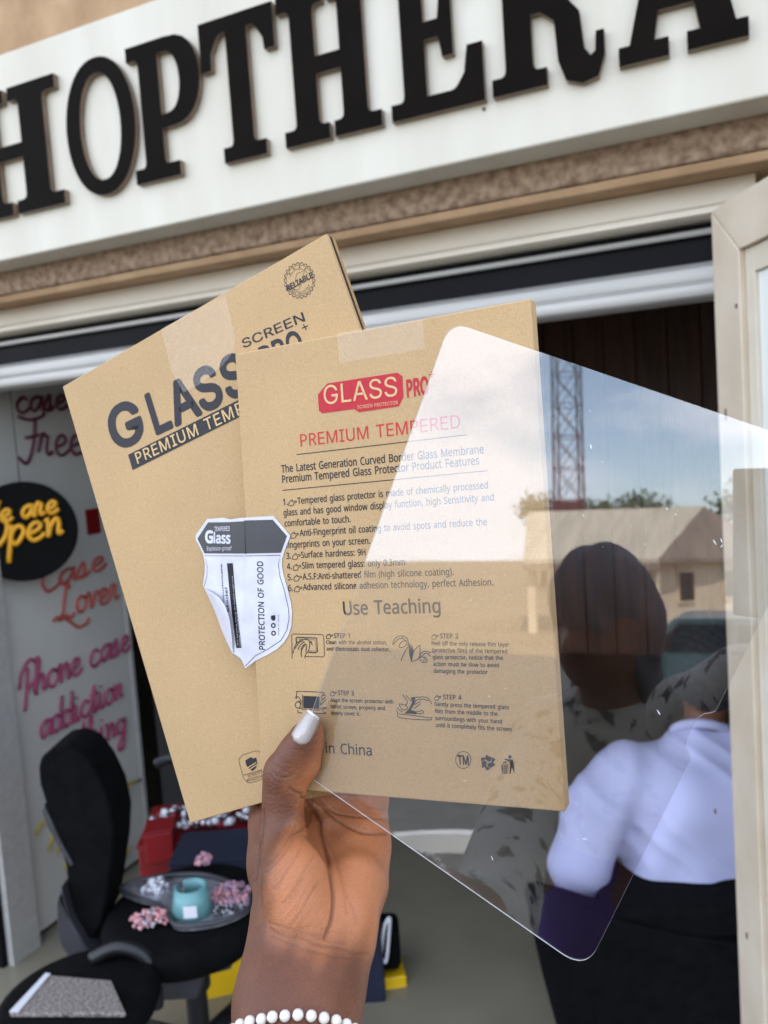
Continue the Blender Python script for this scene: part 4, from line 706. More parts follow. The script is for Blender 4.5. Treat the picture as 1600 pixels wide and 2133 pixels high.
def Ts(): return rnd([(.22, 0), (.80, 0), (.80, h1), (.645, h1, R), (.645, 1-h1, .02), (.74, 1-h1, .06), (.85, .78), (.86, .70), (1, .70), (1, 1), (0, 1), (0, .66), (.14, .66), (.15, .78), (.26, 1-h1, .06), (.36, 1-h1, .02), (.36, h1, R), (.22, h1)])
def Es(): return rnd([(0, 0), (1, 0), (1, .36), (.84, .36), (.80, .20), (.70, .11, .05), (.40, .11), (.40, .46), (.55, .46), (.58, .33), (.70, .33), (.70, .71), (.58, .71), (.55, .57), (.40, .57), (.40, .89), (.66, .89, .05), (.76, .82), (.80, .70), (.94, .70), (.94, 1), (0, 1), (0, 1-h1), (.15, 1-h1, R), (.15, h1, R), (0, h1)])
def Rs():
    o = rnd([(0, 0), (.50, 0), (.50, h1), (.38, h1, R), (.38, .43), (.46, .43), (.58, .36), (.60, .12), (.66, 0), (.80, -.04), (.94, -.02), (1.0, .10), (1.0, .24), (.93, .24), (.92, .13), (.88, .11), (.83, .16), (.80, .38), (.70, .47)]) + bowl(.60, .50, 1.0, .96) + rnd([(0, 1), (0, 1-h1), (.13, 1-h1, R), (.13, h1, R), (0, h1)])
    return o, [[(.38, .54)] + bowl(.48, .54, .90, .70) + [(.38, .90)]]
def As(): return rnd([(0, 0), (.40, 0), (.40, h1), (.29, h1), (.325, .26), (.60, .26), (.64, h1), (.54, h1), (.54, 0), (1, 0), (1, h1), (.91, h1), (.63, 1), (.40, 1), (.09, h1), (0, h1)]), [[(.35, .36), (.575, .36), (.47, .80)]]
xl = lambda px, py: onY(px, py, YS-0.017)[0]
zb = 0.5*(zof(84, 436, YS-0.017)+zof(1495, 88, YS-0.017)); zt = zof(412, 52, YS-0.017)
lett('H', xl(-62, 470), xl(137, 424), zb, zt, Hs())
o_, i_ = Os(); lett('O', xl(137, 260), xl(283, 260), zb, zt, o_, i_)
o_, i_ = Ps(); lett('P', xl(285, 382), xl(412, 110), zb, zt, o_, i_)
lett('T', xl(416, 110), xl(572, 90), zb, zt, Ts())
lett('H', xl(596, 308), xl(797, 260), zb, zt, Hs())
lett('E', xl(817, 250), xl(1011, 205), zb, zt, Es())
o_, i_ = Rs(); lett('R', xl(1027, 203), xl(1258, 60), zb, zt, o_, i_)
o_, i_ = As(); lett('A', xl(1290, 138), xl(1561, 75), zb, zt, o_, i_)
# small screw and stain on the sign
s_ = MB(); p = onY(1008, 227, YS-.0015); s_.ball(p, .004); s_.build('rust_spot', M['grime'], sign)
# lintel: rough front, smooth underside; then the cream door head, shutter box and rail
XL, XR = -2.9, 0.05
zl0 = zof(800, 462, YW); zs = z_b
zl1 = zof(800, 492, YW+.07)
b = MB(); b.bb(-3.6, 1.7, YW, YW+.17, zl0, z_t-.05); b.build('stone_lintel', M['stucco'], shop, bevel=.012)
b = MB(); b.prism([(-3.6, YW+.003, zl0-.001), (-3.6, YW+.012, zl0-.02), (-3.6, YW+.07, zl1), (-3.6, YW+.24, zl1), (-3.6, YW+.24, zl0-.001)], (5.3, 0, 0)); b.build('lintel_underside', M['stucco_smooth'], shop, bevel=.006)
YH = YW+.10
zh1 = zl1-.001; zh0 = zof(800, 562, YH)
b = MB(); b.bb(-3.6, XR+.05, YH, YH+.10, zh0, zh1); b.bb(-3.6, XR+.05, YH-.012, YH-.001, zh0+.002, zh0+.012); b.bb(-3.6, XR+.05, YH-.006, YH-.001, zh0+.02, zh0+.026); b.build('door_head', M['cream'], shop, bevel=.003)
YB = YH+.03
zr1 = zof(800, 648, YB); zr0 = zof(800, 706, YB-.04)
b = MB(); b.bb(-3.6, XR+.05, YB+.025, YB+.14, zr1-.02, zh0-.001); b.build('shutter_box', M['black_gap'], shop)
zq = zof(800, 588, YB); b = MB(); b.tube([(-3.6, YB+.008, zq), (XR+.05, YB+.008, zq)], .007, 10); b.build('shutter_wire', M['alu'], shop, smooth=True)
b = MB(); hz = zr1-zr0
prof = [(YB+.03, zr1+.012), (YB+.004, zr1+.004), (YB-.012, zr1-.006), (YB-.016, zr1-hz*.28), (YB-.014, zr1-hz*.42), (YB-.030, zr1-hz*.50), (YB-.040, zr1-hz*.62), (YB-.042, zr1-hz*.80), (YB-.038, zr1-hz*.93), (YB-.028, zr0), (YB+.03, zr0)]
b.prism([(XL-.7, y, z) for y, z in prof], (XR+.05-XL+.7, 0, 0)); b.build('door_rail', M['alu'], shop, smooth=False, bevel=.003)
# left jamb strips
xj = onY(40, 1530, YW+.19)[0]-.046
b = MB(); b.bb(xj-.55, xj-.06, YW+.01, YW+.12, -.02, zh0); b.build('left_jamb', M['cream_dirty'], shop, bevel=.004)
b = MB(); b.bb(xj-.058, xj-.012, YW+.03, YW+.15, -.02, zr0); b.build('left_track', M['alu'], shop, bevel=.003)
b = MB(); b.bb(xj-.010, xj+.018, YW+.05, YW+.19, -.02, zr0); b.build('left_seal', M['black_gap'], shop)
b = MB(); b.bb(xj+.019, xj+.045, YW+.07, YW+.19, -.02, zr0); b.build('left_stile', M['alu'], shop, bevel=.003)
# wall above and either side, unseen roof slab added to keep the front in shade
b = MB(); b.bb(-9, -3.6, YW, YW+.3, -.02, 4.6); b.bb(1.7, 8, YW, YW+.3, -.02, 4.6); b.bb(-3.6, 1.7, YW+.002, YW+.3, z_t-.049, 4.6); b.build('plain_wall', M['stucco_smooth'], shop)
for xa, xb in ((.40, 1.7), (-3.6, xj-.55)): b = MB(); b.bb(xa, xb, YW+.05, YW+.15, -.02, zl0-.02); b.build('side_panel', M['cream_dirty'], shop)
b = MB(); b.bb(-9, 8, YW-.35, 9, 4.6, 4.8); b.build('shade_roof', M['stucco_smooth'], shop)
# the room
b = MB(); b.bb(-4.2, 2.2, 6.0, 6.1, -.02, 2.9); b.bb(2.2, 2.3, YW+.3, 6.1, -.02, 2.9); b.bb(-4.3, -4.2, YW+.3, 6.1, -.02, 2.9); b.build('room_wall', M['wall_in'], shop)
b = MB(); b.bb(-4.3, 2.3, YW+.2, 6.1, 2.6, 2.7); b.build('ceiling', M['wall_in'], shop)
b = MB()
for i in range(16): b.bb(-1.35+.12*i, -1.35+.12*i+.117, 3.3, 3.33, .75, 2.59)
b.build('wood_panelling', M['wood'], shop, bevel=.003)
b = MB(); b.bb(-9, 8, 1.45, 6.1, -.12, -.0); b.build('shop_floor', M['tile'])
tag(bpy.data.objects['shop_floor'], 'grey green tiled floor inside the shop', 'floor', kind='structure')
# open door leaf on the right, swung towards the viewer
hx, hy = onY(1480, 450, YW-.01)[0], YW-.01
dl = unit([.46, -.89, 0]); dn = np.array([dl[1], -dl[0], 0]); dn = dn if dn[0] < 0 else -dn       # outward face (towards the doorway)
zd = CAM[2]+ray(1480, 441)[2]*(np.dot(np.array([hx, hy, 0])-[0, 0, 0], [0, 1, 0])/ray(1480, 441)[1])
def leaf(u0, u1, z0, z1, t0, t1): # box along the leaf; t measured into the leaf from the visible face
    c = np.array([hx, hy, 0])+dl*(u0+u1)/2-dn*(t0+t1)/2; c[2] = (z0+z1)/2
    return c, (u1-u0, t1-t0, z1-z0), (dl, dn, (0, 0, 1))
door = MB()
ST = .098
P = lambda u, z, t=0.0: np.array([hx, hy, 0])+dl*u-dn*t+np.array([0, 0, z])
door.prism([P(0, .02), P(ST, .02), P(ST, zd-ST), P(0, zd)], -dn*.045)
door.prism([P(.001, zd), P(ST+.001, zd-ST), P(.85-ST, zd-ST), P(.85, zd)], -dn*.045)
door.prism([P(.85, .02), P(.85-ST, .02), P(.85-ST, zd-ST-.001), P(.85, zd-.001)], -dn*.045)
door.prism([P(ST+.001, .02), P(.85-ST-.001, .02), P(.85-ST-.001, .14), P(ST+.001, .14)], -dn*.045)
door_o = door.build('door_leaf', M['cream_dirty'], shop, bevel=.004)
d2 = MB(); d2.box(*leaf(ST+.001, ST+.030, .14, zd-ST-.001, .012, .036)); d2.box(*leaf(ST+.031, .85-ST-.001, zd-ST-.048, zd-ST-.002, .012, .036)); d2.build('glazing_bead', M['cream'], door_o, bevel=.002)
d2 = MB(); d2.box(*leaf(ST+.031, .85-ST-.002, .141, zd-ST-.05, .02, .026)); d2.build('door_pane', mat('frosted pane', (.78, .80, .74), .5, .05, 3, spec=.4), door_o)
for px, py, sx, sz in ((1534, 637, .005, .008), (1512, 863, .004, .022), (1556, 1949, .004, .012), (1490, 1690, .004, .010)):
    d2 = MB(); q = onP(px, py, P(0, 0)+dn*.001, dn); d2.box(q, (sx, .003, sz), (dl, dn, (0, 0, 1))); d2.build('scuff_mark', M['grime'], door_o)

# ------------------------------------------------------------------ ground and street behind the viewer (seen in the glass)
M['ground'] = mat('sandy ground', lin((150, 132, 106)), 0.95, col2=lin((126, 108, 84)), scale=.8, detail=9, bump=.4, bscale=12, bdist=.02)
M['paving'] = mat('concrete terrace', lin((128, 123, 114)), .9, .12, 1.5, bump=.2, bscale=30)
b = MB(); b.add([(-900, -1200, -.62), (900, -1200, -.62), (900, 300, -.62), (-900, 300, -.62)], [(0, 1, 2, 3)]); tag(b.build('ground', M['ground']), 'sandy open ground stretching away behind the viewer', 'ground', kind='structure')
b = MB(); b.bb(-9, 8, -2.2, 1.449, -.6, -.008); tag(b.build('pavement', M['paving'], bevel=.02), 'concrete terrace in front of the shop', 'pavement', kind='structure')
# ------------------------------------------------------------------ bodies: distance fields blended smoothly, then meshed
def sm(a, b, k): h = np.clip(.5+.5*(b-a)/k, 0, 1); return b*(1-h)+a*h-k*h*(1-h)
def cone(P, a, b, ra, rb):
    a, b = np.asarray(a, float), np.asarray(b, float); d = b-a; L2 = max(d@d, 1e-12); q = P-a
    t = np.clip((q@d)/L2, 0, 1); return np.linalg.norm(q-t[..., None]*d, axis=-1)-(ra+(rb-ra)*t)
def ellip(P, c, r, ax=None):
    q = P-np.asarray(c, float)
    if ax is not None: q = q@np.asarray(ax, float).T
    r = np.asarray(r, float); k0 = np.linalg.norm(q/r, axis=-1); k1 = np.linalg.norm(q/(r*r), axis=-1)+1e-9
    return k0*(k0-1)/k1
def field(prims, lo, hi, h):
    """prims: (function, centre-box lo, hi, blend k); evaluated only near each primitive"""
    lo = np.asarray(lo, float); n = np.ceil((np.asarray(hi)-lo)/h).astype(int)+1
    D = np.full(n, 0.03+4*h)
    for fn, bl, bh, k in prims:
        i0 = np.clip(np.floor((np.asarray(bl)-lo)/h).astype(int), 0, n); i1 = np.clip(np.ceil((np.asarray(bh)-lo)/h).astype(int)+1, 0, n)
        if (i1 <= i0).any(): continue
        g = np.stack(np.meshgrid(*[lo[a]+h*np.arange(i0[a], i1[a]) for a in range(3)], indexing='ij'), -1)
        sl_ = tuple(slice(i0[a], i1[a]) for a in range(3)); D[sl_] = sm(D[sl_], fn(g), k)
    return D, lo
def nets(D, lo, h):
    n = D.shape; s = D < 0
    c = [s[i:n[0]-1+i, j:n[1]-1+j, k:n[2]-1+k] for i in (0, 1) for j in (0, 1) for k in (0, 1)]
    al = np.logical_and.reduce(c); an = np.logical_or.reduce(c); act = an & ~al
    idx = np.argwhere(act); ids = -np.ones(act.shape, int); ids[act] = np.arange(len(idx))
    acc = np.zeros((len(idx), 3)); cnt = np.zeros(len(idx))
    cor = [(i, j, k) for i in (0, 1) for j in (0, 1) for k in (0, 1)]
    val = [D[idx[:, 0]+i, idx[:, 1]+j, idx[:, 2]+k] for i, j, k in cor]
    for a in range(8):
        for b in range(a+1, 8):
            if sum(abs(cor[a][q]-cor[b][q]) for q in range(3)) != 1: continue
            m = (val[a] < 0) != (val[b] < 0); t = val[a][m]/(val[a][m]-val[b][m])
            p = np.array(cor[a])[None]+t[:, None]*(np.array(cor[b])-np.array(cor[a]))[None]
            acc[m] += p; cnt[m] += 1
    V = lo+h*(idx+acc/cnt[:, None]); Fq = []
    for ax in range(3):
        a1, a2 = [(1, 2), (2, 0), (0, 1)][ax]
        A = np.take(s, range(n[ax]-1), ax); B = np.take(s, range(1, n[ax]), ax)
        e = np.argwhere(A != B); ok = (e[:, a1] > 0) & (e[:, a2] > 0) & (e[:, a1] < n[a1]-1) & (e[:, a2] < n[a2]-1); e = e[ok]
        sg = A[tuple(e.T)]
        def cell(d1, d2): q = e.copy(); q[:, a1] -= d1; q[:, a2] -= d2; return ids[tuple(q.T)]
        q4 = np.stack([cell(1, 1), cell(0, 1), cell(0, 0), cell(1, 0)], 1); q4[~sg] = q4[~sg][:, ::-1]; Fq.append(q4)
    return V, np.concatenate(Fq)
def nmesh(name, V, Fc, mats, parent=None, smooth=True):
    me = bpy.data.meshes.new(name); o = bpy.data.objects.new(name, me); COL.objects.link(o)
    org = np.zeros(3); q = parent
    while q is not None: org += np.array(q.location); q = q.parent
    if parent is not None: o.parent = parent
    me.from_pydata([], [], []); Fc = np.asarray(Fc)
    me.vertices.add(len(V)); me.vertices.foreach_set('co', (V-org).astype(np.float32).ravel())
    me.loops.add(Fc.size); me.loops.foreach_set('vertex_index', Fc.astype(np.int32).ravel())
    me.polygons.add(len(Fc)); me.polygons.foreach_set('loop_start', np.arange(0, Fc.size, Fc.shape[1], dtype=np.int32)); me.polygons.foreach_set('loop_total', np.full(len(Fc), Fc.shape[1], np.int32))
    me.update(calc_edges=True); me.validate()
    if smooth: me.polygons.foreach_set('use_smooth', [True]*len(me.polygons))
    for m in (mats if isinstance(mats, (list, tuple)) else [mats]): me.materials.append(m)
    return o
def vnormals(V, Fc):
    nn = np.zeros_like(V); f = np.cross(V[Fc[:, 2]]-V[Fc[:, 0]], V[Fc[:, 3]]-V[Fc[:, 1]]) if Fc.shape[1] == 4 else np.cross(V[Fc[:, 1]]-V[Fc[:, 0]], V[Fc[:, 2]]-V[Fc[:, 0]])
    for k in range(Fc.shape[1]): np.add.at(nn, Fc[:, k], f)
    return nn/(np.linalg.norm(nn, axis=1, keepdims=True)+1e-12)
def relax(V, Fc, it=2, w_=.5):
    for _ in range(it):
        s = np.zeros_like(V); c = np.zeros(len(V))
        for k in range(4):
            a, b = Fc[:, k], Fc[:, (k+1) % 4]; np.add.at(s, a, V[b]); np.add.at(c, a, 1); np.add.at(s, b, V[a]); np.add.at(c, b, 1)
        V = V*(1-w_)+w_*s/np.maximum(c, 1)[:, None]
    return V
def CV(px, py, d): return np.array([(px-CX)/FPX*d, -(py-CY)/FPX*d, d])     # camera axes
def prim_cone(a, b, k=.008, pad=.02):
    """a, b = (px, py, depth, radius in px): a limb piece"""
    A, B = CV(*a[:3]), CV(*b[:3]); ra, rb = a[3]*a[2]/FPX, b[3]*b[2]/FPX; m = max(ra, rb)+pad
    return (lambda P: cone(P, A, B, ra, rb), np.minimum(A, B)-m, np.maximum(A, B)+m, k)
def pn(px, py, perp): r = np.array([(px-CX)/FPX, -(py-CY)/FPX, 1.0]); return (px, py, perp/(NV@r))
PB = D_BACK+.0124                                           # back of the box stack
H = []
def C(*pts, k=.008):
    for a, b in zip(pts[:-1], pts[1:]): H.append(prim_cone(a, b, k))
# forearm and wrist: two bones side by side, reaching down towards the viewer
C((598, 1900, .482, 54), (592, 1960, .468, 55), (582, 2030, .452, 58), (571, 2098, .438, 65), (560, 2300, .395, 84), k=.02)
C((702, 1900, .480, 64), (700, 1960, .466, 60), (676, 2036, .450, 64), (664, 2098, .437, 67), (655, 2300, .395, 84), k=.02)
C((646, 1940, .472, 62), (620, 2098, .436, 72), (608, 2300, .395, 88), k=.02)
C((574, 1712, .553, 46), (584, 1800, .530, 44), (594, 1900, .494, 48), k=.018)
# palm bones
C((604, 1930, .480, 58), (578, 1800, .528, 40), (566, 1700, .566, 42), k=.016)
C((640, 1930, .478, 62), (640, 1700, .568, 46), k=.016)
C((680, 1930, .476, 60), (706, 1700, .560, 44), k=.016)
C((704, 1925, .474, 64), (748, 1840, .500, 49), (762, 1760, .520, 41), (770, 1705, .536, 36), k=.016)
# ball of the thumb and heel of the hand
C((628, 1895, .458, 60), (612, 1830, .468, 57), (592, 1750, .496, 44), k=.014)
C((732, 1890, .470, 46), (746, 1830, .486, 44), k=.012)
# thumb
C((592, 1790, .492, 42), (588, 1740, .501, 40), (590, 1680, .504, 37.5), (592, 1640, .5045, 38), (594, 1610, .5035, 40), k=.008)
C((594, 1606, .5035, 39), (620, 1566, .5015, 35), (640, 1534, .4990, 29), (649, 1519, .4978, 22), k=.007)
C((612, 1628, .5045, 24), (634, 1592, .5035, 26), (645, 1555, .5015, 22), k=.008)
# web between thumb and fingers
C((584, 1770, .518, 40), (600, 1730, .545, 40), k=.014)
# finger bases, then four fingers flat against the back of the boxes
def finger(root, pts, rs):
    q = [root]+[(*pn(x, y, PB+r*.30/1000*1.02+.0002), r) for (x, y), r in zip(pts, rs)]
    C(*q, k=.006)
finger((568, 1705, .566, 38), [(576, 1590), (588, 1500), (602, 1400), (608, 1330)], [33, 31, 29, 24])
finger((642, 1705, .568, 40), [(650, 1585), (664, 1480), (690, 1370), (705, 1300)], [34, 32, 30, 24])
finger((706, 1705, .560, 38), [(722, 1590), (744, 1490), (776, 1400), (790, 1330)], [33, 31, 29, 24])
finger((768, 1705, .538, 33), [(790, 1600), (812, 1530), (836, 1460), (846, 1410)], [29, 27, 25, 21])
# folds of flesh at the finger roots
C((690, 1668, .548, 26), (760, 1672, .532, 26), (782, 1676, .528, 24), k=.006)
C((700, 1712, .536, 26), (764, 1718, .522, 26), (776, 1722, .518, 22), k=.006)
hh = .00105
D_hand, lo_hand = D, lo = field(H, (-.105, -.305, .37), (.035, -.07, .60), hh)
Vh, Fh = nets(D, lo, hh); Vh = relax(Vh, Fh, 2, .5)
px = CX+FPX*Vh[:, 0]/Vh[:, 2]; py = CY-FPX*Vh[:, 1]/Vh[:, 2]; nh = vnormals(Vh, Fh)
front_ = np.clip(-np.einsum('ij,ij->i', nh, Vh/np.linalg.norm(Vh, axis=1, keepdims=True))*2.0+.2, 0, 1)
front_[Vh[:, 2] > .62] = 0
crease = np.zeros(len(Vh))
def crs(P, dep, wid):
    """a skin crease along P (in view pixels)"""
    P = np.array([q[:2] for q in crom([(x, y, 0) for x, y in P], 4)]) if len(P) > 2 else np.array(P, float)
    m = (px > P[:, 0].min()-30) & (px < P[:, 0].max()+30) & (py > P[:, 1].min()-30) & (py < P[:, 1].max()+30)
    q = np.stack([px[m], py[m]], 1); best = np.full(len(q), 1e9)
    for i in range(len(P)-1):
        a, b = P[i], P[i+1]; d = b-a; t = np.clip(((q-a)@d)/max(d@d, 1e-9), 0, 1); best = np.minimum(best, np.linalg.norm(q-a-t[:, None]*d, axis=1))
    tot = np.linalg.norm(np.diff(P, axis=0), axis=1).sum()
    crease[m] = np.maximum(crease[m], dep*np.exp(-(best/(wid*.78))**2))
crs([(640, 1668), (664, 1700), (670, 1738), (682, 1790), (692, 1840), (695, 1880), (690, 1920), (676, 1955)], 1.5, 4.5)
crs([(628, 1660), (652, 1668), (680, 1690), (706, 1712), (740, 1730), (770, 1737), (804, 1738)], 1.0, 3.5)
crs([(656, 1660), (690, 1690), (730, 1700), (770, 1703), (806, 1708)], .8, 3.2)
crs([(738, 1655), (752, 1672), (778, 1684), (806, 1686)], .6, 3.0)
crs([(662, 1720), (700, 1790), (716, 1850), (722, 1905)], .35, 4)
crs([(562, 1934), (590, 1950), (628, 1955), (664, 1968), (700, 1972), (738, 1986), (766, 1986)], .65, 3.4); crs([(566, 1950), (620, 1972), (690, 1990), (756, 2000)], .45, 3.5); crs([(560, 1922), (620, 1940), (690, 1962)], .5, 3)
for k in range(22):
    y = 1752+k*8.2+random.uniform(-6, 6); x0 = 552+2.2*k+random.uniform(-8, 10); s = random.uniform(.45, 1.1); q = random.uniform(-10, 10)
    crs([(x0, y+34*s), (x0+24*s, y+(14-.6*k)*s), (x0+56*s, y-(22+1.4*k+q)*s), (x0+76*s, y-(60+k+q)*s)], random.choice((.14, .2, .3, .5)), random.uniform(1.6, 3.0))
for k in range(10):
    x0 = random.uniform(560, 700); y = 1925+.09*(x0-560)+random.uniform(0, 55); l_ = random.uniform(30, 80)
    crs([(x0, y), (x0+l_*.5, y+random.uniform(-2, 7)), (x0+l_, y+l_*.12)], random.choice((.15, .25, .4)), random.uniform(1.5, 2.6))
for k in range(9):
    x0 = random.uniform(552, 600); y = random.uniform(1640, 1745); crs([(x0, y), (x0+14, y+random.uniform(-4, 4)), (x0+30, y+random.uniform(-8, 8))], .16, 1.6)
crs([(700, 1800), (716, 1850), (738, 1900), (742, 1925)], .3, 4); crs([(690, 1720), (720, 1760), (750, 1780)], .25, 3)
for k in range(8): crs([(560+4*k, 1920+4*k), (596+10*k, 1936+3*k), (630+14*k, 1930+5*k)], .25, 2.2)
crs([(566, 1604), (580, 1617), (598, 1620), (606, 1610)], .55, 2.2); crs([(574, 1592), (588, 1604), (602, 1600)], .35, 2); crs([(562, 1614), (580, 1630), (604, 1630)], .3, 2); crs([(584, 1584), (596, 1592), (606, 1588)], .25, 1.8)
crs([(604, 1642), (616, 1650), (630, 1654)], .9, 3); crs([(612, 1612), (618, 1594), (624, 1574)], .3, 2); crs([(608, 1618), (612, 1600), (618, 1582)], .25, 2)
crs([(549, 1690), (546, 1730), (538, 1790), (531, 1840)], .9, 4)
crs([(606, 1740), (640, 1720), (650, 1690), (650, 1665)], .7, 4)
Vh = Vh-nh*(crease*front_*.001)[:, None]
sstep = lambda e0, e1, x: (lambda t: t*t*(3-2*t))(np.clip((x-e0)/(e1-e0), 0, 1))
# pale palm against the darker back of the hand, thumb and forearm
bx = np.interp(py, [1500, 1560, 1600, 1640, 1665, 1700, 1760, 1820, 1880, 1930, 1975, 2000, 2600], [668, 650, 630, 612, 622, 628, 590, 566, 556, 560, 570, 580, 600])
wob = 14*np.sin(px*.045)+9*np.sin(px*.13+py*.05)
pal = sstep(-34, 40, px-bx+.5*wob)*np.clip(front_*1.4, 0, 1)*(1-.92*sstep(1905, 2030, py+wob-.06*(px-640)))
# wrist, thumb and nothing else on the body needs more
D2 = None
gcol = np.stack([pal, np.clip(crease, 0, 1)*front_, np.zeros_like(pal), np.ones_like(pal)], 1)

# the rest of the person, behind and below the viewpoint (seen only in the glass): head, trunk, both arms
B_ = []
def W(a, b, ra, rb, k=.03):
    a, b = np.asarray(a, float), np.asarray(b, float); m = max(ra, rb)+k+.02; B_.append((lambda P: cone(P, a, b, ra, rb), np.minimum(a, b)-m, np.maximum(a, b)+m, k))
def E_(c, r, k=.03):
    c, r = np.asarray(c, float), np.asarray(r, float); B_.append((lambda P: ellip(P, c, r), c-r-.06, c+r+.06, k))
HD = np.array([-.39, -.22, -.36])                            # head, camera axes (x right, y up, z ahead)
E_(HD, (.074, .108, .092)); E_(HD+[0, -.06, .03], (.052, .062, .062)); W(HD+[0, -.02, .09], HD+[0, -.035, .102], .012, .014, .012)
W(HD+[0, -.08, -.02], HD+[0, -.19, -.05], .052, .056)
W(HD+[-.14, -.25, -.05], HD+[.14, -.25, -.05], .062, .062, .05); W(HD+[0, -.25, -.06], HD+[0, -.62, -.06], .125, .120, .06); W(HD+[-.05, -.45, -.05], HD+[.05, -.45, -.05], .11, .11, .05); W(HD+[0, -.62, -.06], HD+[0, -.80, -.06], .13, .15, .06)
LS, LE = HD+[-.155, -.26, -.04], np.array([-.26, -.52, .10]); LW = .5*(CV(560, 2300, .395)+CV(655, 2300, .395))
W(LS, LE, .050, .042); W(LE, LW, .041, .0265, .02)
RS, RE, RW = HD+[.155, -.26, -.04], np.array([-.175, -.325, -.245]), np.array([.085, -.125, -.030])
W(RS, RE, .050, .040); W(RE, RW, .038, .026, .02)
W(RW, [.082, -.085, -.018], .030, .034, .02)                   # right palm behind the phone
for k in range(4): W([.082-.0, -.10+.022*k, -.020], [.060, -.098+.022*k, -.016], .0095, .0085, .006); W([.060, -.098+.022*k, -.016], [.026, -.096+.022*k, -.016], .0085, .0075, .006)
W([.082, -.10, -.02], [.104, -.075, -.004], .013, .011, .008); W([.104, -.075, -.004], [.100, -.045, .004], .011, .009, .006)
D, lo = field(B_, (-.70, -1.15, -.62), (.24, .02, .44), .006)
Vb, Fb = nets(D, lo, .006); Vb = relax(Vb, Fb, 2)
person = thing('person', 'person with pearly white thumb nail holding up both boxes and the glass', 'person', c2w(CV(620, 2133, .43)))
M['skin'] = mat('brown skin', lin((150, 100, 70)), .45)
def skin_nodes(m, dark, light, crs_c):
    t = m.node_tree; b = t.nodes['Principled BSDF']
    at = t.nodes.new('ShaderNodeAttribute'); at.attribute_name = 'skin'
    sp = t.nodes.new('ShaderNodeSeparateColor'); t.links.new(at.outputs['Color'], sp.inputs[0])
    tcn = t.nodes.new('ShaderNodeTexCoord')
    n1 = t.nodes.new('ShaderNodeTexNoise'); n1.inputs['Scale'].default_value = 38; n1.inputs['Detail'].default_value = 8; t.links.new(tcn.outputs['Object'], n1.inputs['Vector'])
    n2 = t.nodes.new('ShaderNodeTexNoise'); n2.inputs['Scale'].default_value = 900; n2.inputs['Detail'].default_value = 4; t.links.new(tcn.outputs['Object'], n2.inputs['Vector'])
    ad = t.nodes.new('ShaderNodeMath'); ad.operation = 'MULTIPLY_ADD'; ad.inputs[1].default_value = .5; t.links.new(n1.outputs['Fac'], ad.inputs[0])
    sb = t.nodes.new('ShaderNodeMath'); sb.operation = 'SUBTRACT'; sb.inputs[1].default_value = .25; t.links.new(sp.outputs[0], sb.inputs[0]); t.links.new(sb.outputs[0], ad.inputs[2]); ad.use_clamp = True
    m1 = t.nodes.new('ShaderNodeMix'); m1.data_type = 'RGBA'; m1.inputs['A'].default_value = (*dark, 1); m1.inputs['B'].default_value = (*light, 1); t.links.new(ad.outputs[0], m1.inputs['Factor'])
    m2 = t.nodes.new('ShaderNodeMix'); m2.data_type = 'RGBA'; m2.inputs['B'].default_value = (*crs_c, 1); t.links.new(m1.outputs['Result'], m2.inputs['A'])
    mu = t.nodes.new('ShaderNodeMath'); mu.operation = 'MULTIPLY'; mu.inputs[1].default_value = .55; t.links.new(sp.outputs[1], mu.inputs[0]); t.links.new(mu.outputs[0], m2.inputs['Factor'])
    m3 = t.nodes.new('ShaderNodeMix'); m3.data_type = 'RGBA'; m3.blend_type = 'MULTIPLY'; m3.inputs['Factor'].default_value = .35; t.links.new(m2.outputs['Result'], m3.inputs['A'])
    rp = t.nodes.new('ShaderNodeValToRGB'); rp.color_ramp.elements[0].position = .3; rp.color_ramp.elements[1].position = .7; rp.color_ramp.elements[0].color = (.55, .5, .48, 1); t.links.new(n2.outputs['Fac'], rp.inputs['Fac']); t.links.new(rp.outputs['Color'], m3.inputs['B'])
    t.links.new(m3.outputs['Result'], b.inputs['Base Color'])
    # pores, plus fine creased lines running across the skin in two directions
    hsum = n2.outputs['Fac']
    for ang, sc, wgt in ((.6, (520, 70, 520), .9), (-.8, (420, 60, 420), .6)):
        mpp = t.nodes.new('ShaderNodeMapping'); mpp.inputs['Rotation'].default_value = (0, ang, .3); mpp.inputs['Scale'].default_value = sc; t.links.new(tcn.outputs['Object'], mpp.inputs['Vector'])
        n3 = t.nodes.new('ShaderNodeTexNoise'); n3.inputs['Scale'].default_value = 1.0; n3.inputs['Detail'].default_value = 3; t.links.new(mpp.outputs['Vector'], n3.inputs['Vector'])
        mm = t.nodes.new('ShaderNodeMath'); mm.operation = 'MULTIPLY_ADD'; mm.inputs[1].default_value = wgt; t.links.new(n3.outputs['Fac'], mm.inputs[0]); t.links.new(hsum, mm.inputs[2]); hsum = mm.outputs[0]
    bn = t.nodes.new('ShaderNodeBump'); bn.inputs['Strength'].default_value = .55; bn.inputs['Distance'].default_value = .0008; t.links.new(hsum, bn.inputs['Height']); t.links.new(bn.outputs['Normal'], b.inputs['Normal'])
    b.inputs['Roughness'].default_value = .42
    b.inputs['Subsurface Weight'].default_value = .12; b.inputs['Subsurface Radius'].default_value = (.006, .0025, .0012); b.inputs['Subsurface Scale'].default_value = .5
    b.inputs['Specular IOR Level'].default_value = .4
skin_nodes(M['skin'], lin((106, 63, 42)), lin((188, 120, 77)), lin((78, 38, 25)))
Va = np.concatenate([c2w(Vh), c2w(Vb)]); Fa = np.concatenate([Fh, Fb+len(Vh)])
body = nmesh('body', Va, Fa, M['skin'], person)
ca_ = body.data.color_attributes.new('skin', 'FLOAT_COLOR', 'POINT')
